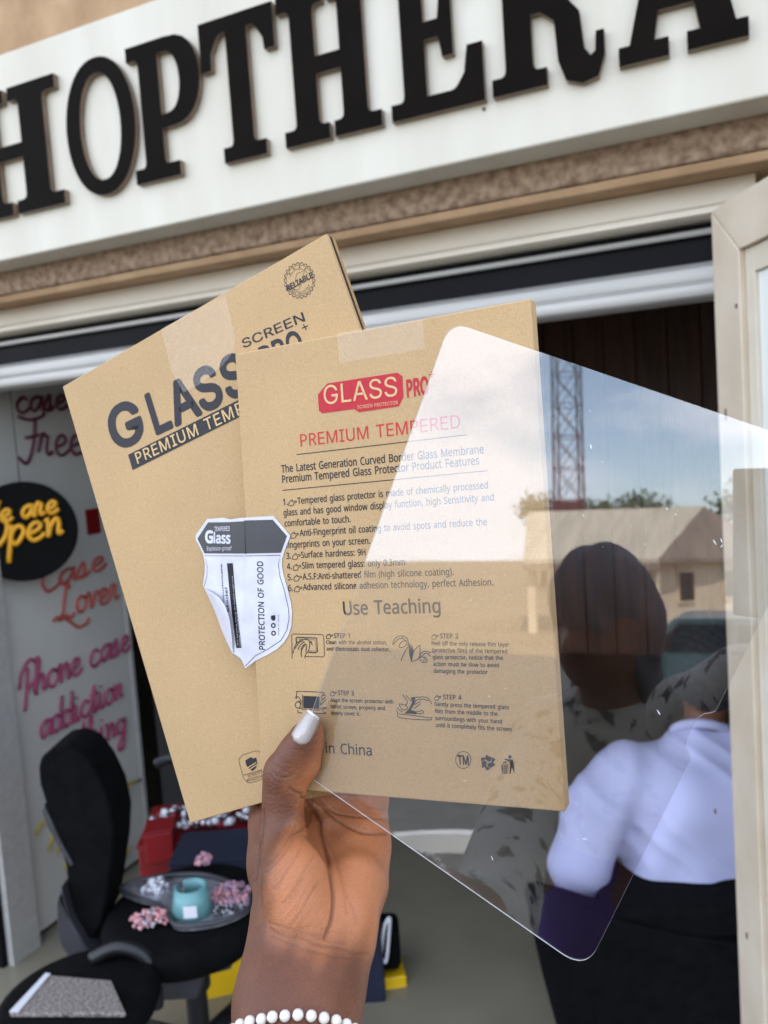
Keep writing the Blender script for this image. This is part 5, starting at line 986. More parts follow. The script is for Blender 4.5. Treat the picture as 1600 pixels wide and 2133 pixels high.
ca_.data.foreach_set('color', np.concatenate([gcol, np.tile([0, 0, 0, 1.0], (len(Vb), 1))]).astype(np.float32).ravel())
# nail
nl = MB(); A = [(607, 1529), (612, 1543), (624, 1551), (637, 1551), (648, 1543)]; B = [(641, 1477), (647, 1481), (653, 1486), (660, 1491), (667, 1497)]
rows = []
for j in range(13):
    t = j/12; r = []
    for i in range(9):
        s1 = i/8*4; i0 = min(int(s1), 3); fr = s1-i0
        a = np.array(A[i0])*(1-fr)+np.array(A[i0+1])*fr; b = np.array(B[i0])*(1-fr)+np.array(B[i0+1])*fr
        q = a*(1-t)+b*t; u = i/4-1
        d = .4825 + .0058*u*u - .0005*math.sin(math.pi*t) + (.0018*(1-t)**6) + .0040*t
        r.append(c2w(CV(q[0]+(1-t)*0+ (2.0*math.sin(math.pi*t) if i == 8 else (-1.5*math.sin(math.pi*t) if i == 0 else 0)), q[1], d)))
    rows.append(r)
vs = [p for r in rows for p in r]; nl.add(vs, [(j*9+i, j*9+i+1, (j+1)*9+i+1, (j+1)*9+i) for j in range(11) for i in range(8)]); nl.add(vs, [(11*9+i, 11*9+i+1, 12*9+i+1, 12*9+i) for i in range(8)], 1)
no_ = nl.build('thumb_nail', [M['nail'], M['nail_tip']], person, smooth=True); so_ = no_.modifiers.new('thick', 'SOLIDIFY'); so_.thickness = .0009; so_.offset = -1
# pearl bracelet
def hand_dist(P):
    i = np.clip(((P-lo_hand)/hh).round().astype(int), 0, np.array(D_hand.shape)-1); return D_hand[tuple(i)]
for k in range(34):
    q = 2*math.pi*k/34; r = .045
    for _ in range(60):   # walk in to the skin
        p = np.array([-.0475+r*math.cos(q), -.2875+.81*r*math.sin(q), .4250-.59*r*math.sin(q)]); dd = hand_dist(p)
        if dd < .0031 or r < .01: break
        r -= .0006
    b = MB(); b.ball((0, 0, 0), .0030, seg=10); b.v = [tuple(c2w(p+np.array(v))) for v in b.v]; b.build('bracelet_bead', M['pearl'], person, smooth=True)
# ------------------------------------------------------------------ things inside the shop
M['black_plastic'] = mat('black plastic', lin((26, 26, 29)), .42, .2, 8, spec=.5)
M['black_fabric'] = mat('black fabric', lin((12, 12, 13)), .9, .25, 30, bump=.3, bscale=400, spec=.1)
M['grey_plastic'] = mat('dark grey plastic', lin((58, 58, 62)), .35, .15, 8, spec=.5)
M['board'] = mat('pale panel', lin((194, 192, 184)), .22, .06, 2, spec=.5)
M['pink'] = mat('magenta letter', lin((158, 66, 100)), .4, .12, 12, spec=.5)
M['plum'] = mat('dark magenta letter', lin((104, 40, 64)), .4, .12, 12, spec=.5)
M['coral'] = mat('coral red letter', lin((186, 84, 74)), .4, .12, 12, spec=.5)
M['gold'] = mat('yellow letter', lin((190, 168, 80)), .4, .12, 12, spec=.5)
M['amber'] = mat('amber letter', lin((224, 160, 14)), .4, .1, 12, spec=.5)
M['disc'] = mat('black disc', lin((10, 10, 10)), .6, .2, 5, spec=.08)
M['chrome'] = mat('chrome', lin((210, 210, 212)), .15, .05, 10, metal=1.0)
M['red'] = mat('red carton', lin((128, 14, 18)), .5, .15, 6)
M['yellow'] = mat('yellow carton', lin((232, 186, 10)), .5, .1, 4)
M['teal'] = mat('teal cup', lin((106, 156, 158)), .4, .08, 8)
M['clear'] = glassmat('clear wrapper', 1.45, (.9, .92, .92))
M['silver'] = mat('silver foil', lin((190, 190, 196)), .25, .25, 60, metal=.7)
M['pinkbead'] = mat('pink bead', lin((226, 158, 160)), .2, .1, 20, coat=.4)
M['glitter'] = mat('glitter', lin((196, 150, 176)), .25, .3, 200, col2=lin((120, 110, 120)), coat=.3)
M['navy'] = mat('navy cloth', lin((22, 28, 50)), .85, .2, 10)
M['tan'] = mat('brown carton', lin((140, 116, 84)), .8, .15, 4)
M['paper'] = mat('white paper', lin((214, 214, 218)), .6, .05, 4)
M['newsprint'] = mat('printed grey packet', lin((168, 158, 150)), .5, col2=lin((60, 54, 52)), scale=110, stretch=(1, 3, 1), detail=2)
# left side panel running into the shop, with raised script words
XPn = onY(40, 1450, YW+.24)[0]
yl, yr = YW+.17, onX(276, 1450, XPn)[1]
PPn = Plane([XPn, yl, 0], [1, 0, 0], [0, 1, 0], [0, 0, 1])
board = thing('panel_board', 'pale tall panel with raised pink, red and yellow script words', 'sign panel', (XPn, (yl+yr)/2, 0))
b = MB(); b.bb(XPn-.03, XPn, yl, yr, .02, 2.4); b.build('panel', M['board'], board, bevel=.004)
b = MB(); b.bb(XPn-.032, XPn+.008, yr+.001, yr+.022, .02, 2.4); b.build('panel_edge', M['alu'], board, bevel=.003)
SCR = {'a': [[(.9, .8), (.6, 1), (.2, .8), (.1, .4), (.3, .05), (.6, .2), (.85, .7), (.95, 1), (.9, .4), (1, .05), (1.2, .2)]], 'c': [[(.8, .85), (.5, 1), (.15, .7), (.1, .3), (.4, 0), (.8, .1), (1, .3)]], 'e': [[(.1, .4), (.6, .55), (.75, .8), (.5, 1), (.2, .8), (.1, .35), (.4, 0), (.8, .1), (1, .3)]],
 's': [[(0, .1), (.5, 1.05), (.6, .5), (.5, .1), (.2, .05), (.6, 0), (.9, .25)]], 'h': [[(0, .2), (.4, 1.5), (.35, 2), (.2, 1.8), (.15, 0), (.25, .6), (.6, 1), (.75, .7), (.75, .1), (1, .2)]], 'o': [[(.5, 1), (.15, .75), (.15, .25), (.5, 0), (.85, .3), (.85, .75), (.5, 1), (.8, .85), (1.05, .9)]],
 'n': [[(0, .9), (.15, 1), (.2, 0), (.3, .6), (.6, 1), (.75, .7), (.75, .1), (1, .2)]], 'd': [[(.85, .8), (.5, 1), (.15, .7), (.15, .25), (.45, 0), (.8, .4), (.95, 2), (.9, .3), (1.05, .05), (1.2, .2)]], 'i': [[(0, .2), (.3, 1), (.3, .2), (.45, 0), (.7, .2)], [(.34, 1.4), (.38, 1.5)]],
 't': [[(0, .2), (.4, 1.7), (.35, .2), (.5, 0), (.8, .2)], [(.05, 1.15), (.75, 1.2)]], 'g': [[(.85, .8), (.5, 1), (.15, .7), (.2, .25), (.5, .1), (.85, .6), (.9, 1), (.85, -.6), (.5, -1), (.2, -.7), (1, .1)]], 'r': [[(0, .2), (.25, 1.05), (.55, .95), (.6, .9), (.5, .3), (.65, .05), (.9, .2)]], 'v': [[(0, .9), (.2, 1), (.4, .05), (.75, .9), (1, .9)]],
 'P': [[(.55, 1.7), (.45, .5), (.3, -.6)], [(-.1, .7), (.1, 1.6), (.7, 2.1), (1.2, 1.7), (1.1, .9), (.5, .5)]], 'F': [[(-.2, 1.9), (.5, 1.75), (1.2, 1.9), (1.4, 2.1)], [(.8, 1.75), (.7, .6), (.3, -.3), (-.2, 0)], [(.2, .9), (1, 1)]], 'L': [[(1, 1.7), (.8, 2.1), (.6, 1.2), (.45, .3), (.1, .1), (.2, -.05), (.6, .1), (1.1, -.1), (1.4, .1)]], 'C': [[(1.1, 1.7), (.8, 2.1), (.3, 1.5), (.1, .7), (.4, 0), (.9, .1), (1.2, .4)]],
 'W': [[(-.1, 1.8), (.1, 1.9), (.3, .1), (.7, 1.5), (.9, .1), (1.4, 1.9)]], 'p': [[(.1, .9), (.2, 1), (.1, -1), (.2, .6), (.6, 1), (.85, .6), (.5, 0), (.25, .2)]], 'O': [[(.8, 2), (.2, 1.5), (.2, .5), (.8, 0), (1.4, .6), (1.4, 1.5), (.8, 2)]]}
def script(PL, word, a, b, xh, r, m, parent, off=.008, name='script_word'):
    """a handwritten word in tube letters from view point a to b on plane PL; xh = x-height in px"""
    A, Bq = PL.at(*a, off), PL.at(*b, off); d = Bq-A; h = xh*np.dot((A+Bq)/2-CAM, F_)/FPX; x = 0; st_ = []
    for ch in word:
        if ch == ' ': x += .7; continue
        st_ += [[(x+p, q) for p, q in s] for s in SCR[ch]]; x += 1.5 if ch in 'WOL' else (.75 if ch in 'it' else 1.0)
    mb = MB()
    for s in st_: mb.tube(crom([A+d*(p/x)+PL.v*q*h+d/np.linalg.norm(d)*.12*q*h for p, q in s], 5), r, 7)
    return mb.build(name, m, parent, smooth=True)
script(PPn, 'cases', (34, 861), (165, 850), 30, .006, M['plum'], board)
script(PPn, 'Free', (46, 952), (175, 946), 42, .006, M['plum'], board)
script(PPn, 'Case', (85, 1238), (222, 1182), 28, .006, M['coral'], board)
script(PPn, 'Lover', (120, 1292), (250, 1246), 32, .006, M['coral'], board)
b = MB(); b.tube(crom([PPn.at(x, y, .008) for x, y in ((111, 1294), (122, 1286), (140, 1290), (162, 1306), (178, 1300), (186, 1288))], 5), .006, 7); b.build('script_flourish', M['coral'], board, smooth=True)
script(PPn, 'Phone case', (44, 1462), (272, 1352), 34, .0062, M['pink'], board)
script(PPn, 'addiction', (84, 1542), (256, 1452), 32, .0062, M['pink'], board)
script(PPn, 'thing', (166, 1568), (262, 1526), 32, .0062, M['pink'], board)
b = MB(); b.box(PPn.at(194, 1086, .003), (.006, .07, .10)); b.build('red_sticker', M['red'], board)
zz = lambda L_: [(x/2.561, 1300+y/2.561) for x, y in L_]
for s in ([(195, 1125), (205, 1080), (240, 1050), (292, 1042)], [(292, 1060), (262, 1210)], [(335, 1110), (305, 1220)], [(330, 1165), (380, 1205)], [(385, 1225), (345, 1310)], [(610, 890), (650, 858), (690, 850), (752, 832)], [(668, 940), (690, 860)], [(655, 1205), (625, 1260), (600, 1330)], [(690, 1190), (640, 1300)]):
    b = MB(); b.tube([PPn.at(x, y, .008) for x, y in zz(s)], .006, 7); b.build('script_stroke', M['gold'], board, smooth=True)
# round hanging sign, turned to the street
dc = onY(52, 1107, YW+.26); dn_ = unit([CAM[0]-dc[0], CAM[1]-dc[1], 0]); du = unit(np.cross([0, 0, 1], dn_)); du = du if np.dot(du, R_) > 0 else -du
disc = thing('hanging_sign', 'round black hanging sign with amber script lettering', 'sign', dc)
b = MB(); b.lathe(dc, [(.168, -.006), (.172, 0), (.168, .006)], 56, dn_); b.build('sign_disc', M['disc'], disc)
PD = Plane(dc+dn_*.007, dn_, du, [0, 0, 1])
script(PD, 'We are', (-40, 1096), (122, 1066), 24, .008, M['amber'], disc, .006)
script(PD, 'Open', (-45, 1150), (132, 1112), 36, .0085, M['amber'], disc, .006)
b = MB(); b.tube([dc+[0, 0, .165], dc+[0, 0, .62]], .002, 6); b.build('hanging_cord', M['black_plastic'], disc)

def local(px, py, d, dirx=1.0):
    """origin on the floor under a measured point, x along the picture's right"""
    p = camp(px, py, d); ex_ = unit([R_[0], R_[1], 0])*dirx; ey_ = unit([F_[0], F_[1], 0]); return np.array([p[0], p[1], 0.0]), ex_, ey_
def at2(px, py, d, back=0.0): p = camp(px, py, d); return p+unit([F_[0], F_[1], 0])*back
# black office chair on the left, seen side-on
CHAIR_DEPTH = 2.05
O, cx_, cy_ = local(392, 1890, CHAIR_DEPTH)
zc = lambda y: camp(392, y, CHAIR_DEPTH)[2]
facept = lambda x, y, w_=0.0: camp(x, y, CHAIR_DEPTH)+cy_*w_
chair = thing('office_chair', 'black office chair seen side-on with rounded seat heaped with jewellery', 'chair', O)
zo = [(x/2.561, 1300+y/2.561) for x, y in [(228, 745), (240, 690), (300, 645), (380, 632), (460, 665), (535, 765), (598, 900), (630, 1050), (622, 1210), (596, 1400), (570, 1560), (520, 1650), (440, 1640), (400, 1500), (385, 1380), (372, 1260), (330, 1130), (275, 960), (235, 830)]]
b = MB(); b.prism([facept(x, y, -.03) for x, y in zo], cy_*.15); b.build('backrest', M['black_fabric'], chair, bevel=.045, bseg=5)
sh = [(x/2.561, 1300+y/2.561) for x, y in [(372, 1330), (350, 1420), (350, 1560), (372, 1650), (420, 1720), (480, 1760), (552, 1774), (556, 1700), (500, 1640), (420, 1500), (388, 1380)]]
b = MB(); b.prism([facept(x, y, -.06) for x, y in sh], cy_*.15); b.build('back_bracket', M['grey_plastic'], chair, bevel=.015)
sh = [(x/2.561, 1300+y/2.561) for x, y in [(262, 930), (300, 1010), (360, 1140), (420, 1250), (400, 1262), (340, 1160), (285, 1060), (250, 960)]]
b = MB(); b.prism([facept(x, y, -.035) for x, y in sh], cy_*.16); b.build('back_trim', M['grey_plastic'], chair, bevel=.006)
zs_ = zc(1905)
b = MB(); prof = [(.02, -.075), (.17, -.065), (.205, -.045), (.22, -.02), (.222, .0), (.21, .022), (.18, .032), (.05, .024)]
b.lathe([O[0], O[1], zs_], prof, 48); 
for i, v in enumerate(b.v): v = np.array(v); r = v-np.array([O[0], O[1], zs_]); b.v[i] = tuple(np.array([O[0], O[1], zs_])+cx_*np.dot(r, cx_)*.98+cy_*np.dot(r, cy_)*1.0+np.array([0, 0, r[2]]))
b.build('seat', M['black_fabric'], chair, smooth=True)
b = MB(); b.lathe([O[0], O[1], 0], [(.028, .12), (.028, zs_-.20), (.04, zs_-.20), (.04, zs_-.06)], 20); b.build('gas_column', M['black_plastic'], chair, smooth=False, bevel=.003)
b = MB(); b.prism([np.array([O[0], O[1], 0])+cx_*x+cy_*-.09+np.array([0, 0, z]) for x, z in [(-.17, zs_-.06), (.13, zs_-.06), (.12, zs_-.10), (.05, zs_-.115), (.03, zs_-.17), (-.10, zs_-.17), (-.12, zs_-.11)]], cy_*.18); b.build('seat_mechanism', M['grey_plastic'], chair, bevel=.008)
for k in range(5):
    q = 2*math.pi*k/5+.4; e = np.array([O[0]+.30*math.cos(q), O[1]+.30*math.sin(q), .075]); b = MB(); b.tube([[O[0], O[1], .13], e], [.026, .016], 10); g = b.build('base_leg', M['black_plastic'], chair, smooth=True)
    b = MB(); b.lathe(e-[0, 0, .045]+np.array([-math.sin(q), math.cos(q), 0])*-.015, [(.024, 0), (.028, .004), (.028, .026), (.024, .03)], 16, (-math.sin(q), math.cos(q), 0)); b.build('castor', M['black_plastic'], g)
for w_, nm in ((.24, 0), (-.2, 1)):
    b = MB()
    pts = [facept(x, y, w_) for x, y in ([(272, 1668), (300, 1655), (380, 1645), (440, 1652), (470, 1690), (430, 1730), (380, 1770), (345, 1788)] if w_ > 0 else [(250, 1895), (300, 1872), (350, 1890), (368, 1940), (372, 1985)])]
    b.tube(crom(pts, 5), .016, 10); b.build('armrest', M['black_plastic'], chair, smooth=True)
# goods heaped on the seat
zt_ = zs_+.034
def onseat(px, py, dz=0.0): return onZ(px, py, zt_+dz)
tray = onseat(425, 1890)
tr = thing('plastic_tray', 'clear bent wrapper tray with dark rim lying on the chair seat', 'tray', tray)
b = MB(); rim_ = [onZ(x, y, zt_+.015) for x, y in ((250, 1850), (290, 1833), (360, 1822), (430, 1822), (490, 1842), (520, 1866), (518, 1890), (480, 1912), (430, 1925), (370, 1928), (345, 1900), (320, 1880), (280, 1868))]
b.tube(crom(rim_, 4, True), .006, 8, closed=True); b.build('tray_rim', M['grey_plastic'], tr, smooth=True)
b = MB(); b.prism([p-[0, 0, .012] for p in crom(rim_, 4, True)], (0, 0, .004)); b.build('tray_base', M['silver'], tr)
cp = onZ(400, 1880, zt_+.03)
cup = thing('teal_wristband', 'open teal cuff with white label on the plastic tray', 'cuff', cp)
b = MB(); n_ = 22; ri = []
for k in range(n_):
    q = rad(-200+330*k/(n_-1)); ri.append((math.cos(q), math.sin(q)))
for z0, z1 in ((0, 1),):
    vs = [cp+cx_*(.052*c)+cy_*(.05*s)+np.array([0, 0, -.02]) for c, s in ri]+[cp+cx_*(.040*c)+cy_*(.038*s)+np.array([0, 0, .045]) for c, s in ri]
    b.add(vs, [(i, i+1, n_+i+1, n_+i) for i in range(n_-1)])
o = b.build('cuff_band', M['teal'], cup, smooth=True); md = o.modifiers.new('thick', 'SOLIDIFY'); md.thickness = .006
b = MB(); b.box(cp-cy_*.050+cx_*.008+np.array([0, 0, .004]), (.034, .003, .03), (cx_, cy_, (0, 0, 1))); b.build('white_label', M['paper'], cup, bevel=.001)
def heap(name, label, cat, c, n, sp, r, m, par='bead', grp=None):
    t = thing(name, label, cat, c); mb = MB()
    for k in range(n):
        a = random.uniform(0, 6.28); q = math.sqrt(random.random()); p = np.array(c)+cx_*sp[0]*q*math.cos(a)+cy_*sp[1]*q*math.sin(a)+np.array([0, 0, random.uniform(0, sp[2])*(1-q*.7)]); mb.ball(p, r*random.uniform(.7, 1.2), seg=8, mi=random.randrange(len(m)))
    mb.build(par+'_heap', m, t, smooth=True)['kind'] = 'stuff'; return t
heap('bead_bracelet', 'heap of glossy pink beads at the near edge of the chair seat', 'beads', onseat(312, 1918, .005), 150, (.05, .04, .03), .0048, [M['pinkbead'], M['pinkbead'], M['silver']])
heap('bead_packet', 'pink glittery packet heaped at the right end of the tray', 'packet', onseat(480, 1866, .008), 220, (.055, .05, .035), .0048, [M['glitter'], M['pinkbead'], M['glitter']])
heap('silver_chain', 'silver beaded chain on the tray right of the teal cuff', 'chain', onseat(475, 1897, .004), 90, (.04, .03, .015), .0042, [M['silver'], M['black_plastic']])
heap('foil_bag', 'crumpled white foil bag behind the teal cuff', 'bag', onseat(325, 1850, .008), 40, (.03, .025, .03), .011, [M['silver'], M['paper']])
heap('pink_scrunchie', 'small pink rolled band behind the chair seat', 'hair band', onZ(425, 1795, zt_+.03), 90, (.022, .02, .03), .005, [M['glitter'], M['pinkbead']])
# red and navy goods behind, yellow and brown cartons below
def crate(name, label, cat, px, py, d, sz, m, rot=0.0, top=None, part='carton_body'):
    p = camp(px, py, d); t = thing(name, label, cat, p); a = np.array([cx_*math.cos(rot)+cy_*math.sin(rot), -cx_*math.sin(rot)+cy_*math.cos(rot), [0, 0, 1]])
    b = MB(); b.box(p, sz, a); b.build(part, m, t, bevel=.006)
    if top is not None: b = MB(); b.box(p+np.array([0, 0, sz[2]/2+.004]), (sz[0]*1.02, sz[1]*1.02, .006), a); b.build('carton_lid', top, t, bevel=.002)
    return t
crate('red_carton', 'wide red carton behind the chair, below the tilted box', 'carton', 430, 1745, 2.75, (.40, .3, .12), M['red'], .1, M['red'])
crate('small_carton', 'small red carton on the floor pile behind the chair back', 'carton', 335, 1752, 2.6, (.09, .1, .10), M['red'], .2, M['red'])
heap('packet_pile', 'pile of silver and white packets on the red carton', 'packets', camp(450, 1700, 2.7), 160, (.22, .08, .05), .012, [M['silver'], M['black_plastic'], M['paper'], M['red']])
crate('navy_bag', 'folded navy cloth bag right of the chair arm', 'bag', 470, 1795, 2.5, (.30, .2, .10), M['navy'], 0, M['navy'], 'bag_body')
crate('yellow_carton', 'bright yellow carton behind the chair column', 'carton', 478, 2008, 2.55, (.26, .2, .19), M['yellow'], .25, M['yellow'])
crate('brown_carton', 'brown carton on the floor left of the chair column', 'carton', 325, 2040, 2.6, (.22, .25, .26), M['tan'], -.2, M['tan'])
crate('shade_backing', 'tall added dark shade stand at the back beyond the tilted box', 'backing', 400, 1480, 3.3, (.30, .06, 1.6), M['black_plastic'], 0, None, 'backing_sheet')  # added dark sheet in place of the unlit back of the shop
crate('white_board_offcut', 'white board offcut leaning under the chair back', 'board', 235, 1985, 2.3, (.11, .02, .16), M['paper'], .3, None, 'board_sheet')
# low black stool at the corner with a printed packet on it
so_c = camp(165, 2085, 1.75)
stool = thing('round_stool', 'black round padded stool in the near left corner', 'stool', (so_c[0], so_c[1], 0))
b = MB(); b.lathe([so_c[0], so_c[1], so_c[2]], [(.02, -.05), (.14, -.05), (.165, -.035), (.175, -.01), (.17, .012), (.15, .022), (.03, .02)], 40); b.build('seat', M['black_fabric'], stool, smooth=True)
b = MB(); b.lathe([so_c[0], so_c[1], 0], [(.16, 0), (.16, .02), (.03, .04), (.026, so_c[2]-.05)], 28); b.build('pedestal', M['black_plastic'], stool, bevel=.003)
zp = so_c[2]+.034
mg = [onZ(x, y, zp) for x, y in ((95, 2030), (232, 2042), (262, 2110), (20, 2110))]
mag = thing('magazine', 'grey printed magazine lying on the corner stool', 'magazine', sum(mg)/4)
b = MB(); b.prism(mg, (0, 0, -.010)); b.build('pages', M['newsprint'], mag, bevel=.002)
b = MB(); b.prism([mg[0]+[0, 0, .001], mg[0]*.92+mg[1]*.08+[0, 0, .001], mg[3]*.92+mg[2]*.08+[0, 0, .001], mg[3]+[0, 0, .001]], (0, 0, .003)); b.build('spine', M['paper'], mag)
# bags on the floor right of the forearm
crate('dark_bag', 'dark navy bag standing right of the forearm', 'bag', 772, 2030, 2.45, (.09, .16, .42), M['navy'], 0, None, 'bag_body')
t = crate('yellow_bag', 'yellow and black bag with a white handle on the floor', 'bag', 815, 2060, 2.5, (.085, .14, .17), M['yellow'], .15, None, 'bag_body')
p = camp(808, 1960, 2.48); b = MB(); b.box(p, (.075, .12, .13), (cx_, cy_, (0, 0, 1))); b.build('bag_top', M['black_fabric'], t, bevel=.02)
b = MB(); b.tube(crom([camp(x, y, 2.38) for x, y in ((798, 2000), (794, 1990), (800, 1935), (808, 1915), (812, 1920), (806, 1995), (800, 2004))], 4), .005, 8); b.build('bag_handle', M['paper'], t, smooth=True)

# ------------------------------------------------------------------ seated man with his back to the doorway
M['shirt'] = mat('pale lavender shirt', lin((180, 182, 214)), .75, .05, 5, bump=.25, bscale=300, spec=.25, bdist=.0006)
M['hair'] = mat('black hair', lin((22, 20, 19)), .8, .3, 60, bump=.6, bscale=250, bdist=.003)
M['skin_dark'] = mat('dark brown skin', lin((112, 72, 50)), .5, .1, 30)
M['trousers'] = mat('dark trousers', lin((32, 32, 38)), .9, .15, 20)
DM = 2.22
man = thing('person', 'seated man in a pale lavender shirt, back turned, right of the boxes', 'person', (*camp(1440, 1800, DM)[:2], 0))
def flesh(parts, k, h, name, m, parent, smooth_n=2, warp=None):
    H_ = [prim_cone(a, b, k, .05) for a, b in parts]
    lo = np.min([q[1] for q in H_], 0); hi = np.max([q[2] for q in H_], 0); D, lo = field(H_, lo, hi, h)
    V, Fc = nets(D, lo, h); V = relax(V, Fc, smooth_n)
    if warp is not None: V = V+vnormals(V, Fc)*warp(V)[:, None]
    return nmesh(name, c2w(V), Fc, m, parent)
arms = [((1238, 1690, DM-.05, 44), (1205, 1810, DM-.08, 38)), ((1205, 1810, DM-.08, 38), (1300, 1880, DM+.22, 28)), ((1300, 1880, DM+.22, 28), (1360, 1870, DM+.36, 22)),
        ((1680, 1690, DM+.08, 44), (1700, 1830, DM+.10, 38)), ((1700, 1830, DM+.10, 38), (1560, 1850, DM+.34, 26))]
trunk = [((1300, 1630, DM, 60), (1600, 1630, DM+.05, 60)), ((1400, 1680, DM, 110), (1420, 1950, DM+.02, 120)), ((1500, 1680, DM+.02, 110), (1500, 1950, DM+.04, 120)), ((1300, 1630, DM, 60), (1238, 1690, DM-.05, 48)), ((1600, 1630, DM+.05, 60), (1680, 1690, DM+.08, 48))]
head = [((1462, 1560, DM+.02, 44), (1470, 1470, DM+.04, 40)), ((1478, 1400, DM+.02, 78), (1478, 1370, DM+.06, 74)), ((1478, 1440, DM+.08, 50), (1478, 1455, DM+.10, 40))]
legs = [((1420, 1950, DM+.05, 80), (1400, 2010, DM+.48, 62)), ((1400, 2010, DM+.48, 62), (1390, 2260, DM+.50, 46)), ((1520, 1950, DM+.05, 80), (1540, 2010, DM+.48, 62)), ((1540, 2010, DM+.48, 62), (1540, 2260, DM+.50, 46))]
flesh(arms+trunk+head+[legs[0], legs[2]], .03, .009, 'body', M['skin_dark'], man)
gx = lambda L_, g: [((a[0], a[1], a[2], a[3]+g), (b[0], b[1], b[2], b[3]+g)) for a, b in L_]
def folds(V):
    x, y, z = V.T; return .020*(1-2*np.abs(np.sin(23*x+19*y+1.5*np.sin(22*y+9*x))))*np.clip(1-6*np.abs(x-.30), .15, 1)+.007*np.sin(18*y-26*x+2*np.sin(14*x))
sleeve = [((1238, 1690, DM-.05, 64), (1212, 1800, DM-.08, 66)), ((1680, 1690, DM+.08, 62), (1694, 1800, DM+.10, 64))]
sh_o = flesh(gx(trunk[:1], 14)+gx(trunk[1:3], 22)+gx(trunk[3:], 15)+sleeve+[((1440, 1556, DM, 52), (1500, 1556, DM+.02, 52))], .045, .008, 'shirt', M['shirt'], man, 2, folds)
b = MB(); b.tube([camp(1465+62*math.cos(q), 1528+20*math.sin(q)*-1+4*math.cos(q), DM+.02-.05*math.sin(q)) for q in np.linspace(0, 2*math.pi, 28, endpoint=False)], .014, 8, closed=True); b.build('collar', M['shirt'], sh_o, smooth=True)
flesh([((1478, 1396, DM+.0, 84), (1478, 1366, DM+.04, 80))], .02, .008, 'hair', M['hair'], man, 1, lambda V: .004*np.sin(190*V[:, 0])*np.sin(170*V[:, 1]+50*V[:, 2]))
flesh(gx(legs, 8), .03, .01, 'trousers', M['trousers'], man)
for dx in (-62, 64):
    p = camp(1478+dx*1.25, 1412, DM+.03); b = MB(); b.ball(p, .018, sq=(.5, .8, 1.3)); b.build('ear', M['skin_dark'], man, smooth=True)
DC = 1.93
man_chair = thing('chair', 'wide black upholstered chair holding the seated man', 'chair', (*camp(1380, 1900, DC+.1)[:2], 0))
ol_ = [camp(x, y, DC) for x, y in [(1102, 1890), (1110, 1874), (1128, 1866), (1200, 1886), (1300, 1920), (1420, 1950), (1540, 1968), (1640, 1974), (1690, 1990), (1700, 2200), (1178, 2200), (1140, 2060)]]
b = MB(); b.prism(ol_, cy_*.075); b.build('backrest', M['black_fabric'], man_chair, bevel=.02, bseg=3)
pc = camp(1440, 2150, DC+.3); a3 = (cx_, cy_, (0, 0, 1))
b = MB(); b.box([pc[0], pc[1], .43], (.56, .5, .09), a3); b.build('seat', M['black_fabric'], man_chair, bevel=.02, bseg=3)
for sx in (-.24, .24):
    for sy in (-.2, .2): b = MB(); q = np.array([pc[0], pc[1], 0])+cx_*sx+cy_*sy; b.tube([q, q+[0, 0, .385]], .016, 10); b.build('leg', M['black_plastic'], man_chair, smooth=True)
# ------------------------------------------------------------------ the street behind the viewer, mirrored in the glass
def mir(px, py, Y=None, dist=None):
    """the place whose mirror image in the glass sheet shows at (px, py)"""
    h = GP.at(px, py); r = ray(px, py); d = r-2*np.dot(r, NW)*NW
    return h+d*((Y-h[1])/d[1]) if Y is not None else h+unit(d)*dist
M['head_wrap'] = mat('charcoal headscarf', lin((84, 84, 92)), .85, .15, 14, bump=.3, bscale=90)
M['roof_tan'] = mat('tan sheet roof', lin((196, 184, 164)), .8, .1, .6, stretch=(6, .4, 1))
M['roof_grey'] = mat('darker grey roof', lin((146, 130, 118)), .85, .15, .8)  # darker grey-brown than the front roof
M['plaster'] = mat('pale plaster', lin((226, 206, 180)), .9, .08, .8)
M['veranda_shade'] = mat('painted veranda shade', lin((44, 44, 48)), .9, .2, 1)  # dark tone paints the shade under the eave
M['mast_grey'] = mat('grey mast paint', lin((86, 86, 92)), .5, .1, 2)
M['mast_red'] = mat('red mast paint', lin((112, 62, 60)), .5, .1, 2)
M['leaf'] = mat('leaf', (.12, .155, .09), .7, .3, .9)
M['bark'] = mat('bark', lin((96, 80, 64)), .9, .2, 4)
M['asphalt'] = mat('asphalt', (.075, .074, .074), .9, .15, 6, bump=.3, bscale=60)
M['kerbstone'] = mat('pale kerb concrete', lin((206, 208, 210)), .8, .06, 4)
M['car_teal'] = mat('teal car paint', lin((66, 88, 92)), .3, .05, 2, coat=.6)
M['car_glass'] = mat('dark car glass', lin((30, 34, 38)), .08, .1, 2, spec=.8)
M['rubber'] = mat('tyre rubber', lin((28, 28, 28)), .85, .1, 10)
house = thing('bungalow', 'low tan-roofed bungalow across the street, mirrored in the glass', 'house', (*mir(1300, 1200, -24)[:2], -.62))
e0, e1 = mir(1090, 1163, -22), mir(1372, 1163, -22); e0[2] = e1[2]
r0_, r1_ = mir(1100, 1056, -27), mir(1466, 1054, -27); r0_[2] = r1_[2]
e2 = mir(1640, 1188, -32); e2[2] = e1[2]; e3 = e0+np.array([0, -10, 0])
b = MB(); b.prism([e0, e1, r1_, r0_], (0, 0, -.12)); b.build('roof', M['roof_tan'], house)
b = MB(); b.prism([e1+[.01, 0, 0], e2, r1_+[.01, 0, 0]], (0, 0, -.12)); b.build('side_roof', M['roof_grey'], house)
wz0, wz1 = -.62, e1[2]-.14
b = MB(); b.bb(min(e0[0], e1[0])+.3, max(e0[0], e1[0])-2.2, -25.4, -25.1, wz0, wz1+.4); b.build('veranda_wall', M['veranda_shade'], house)
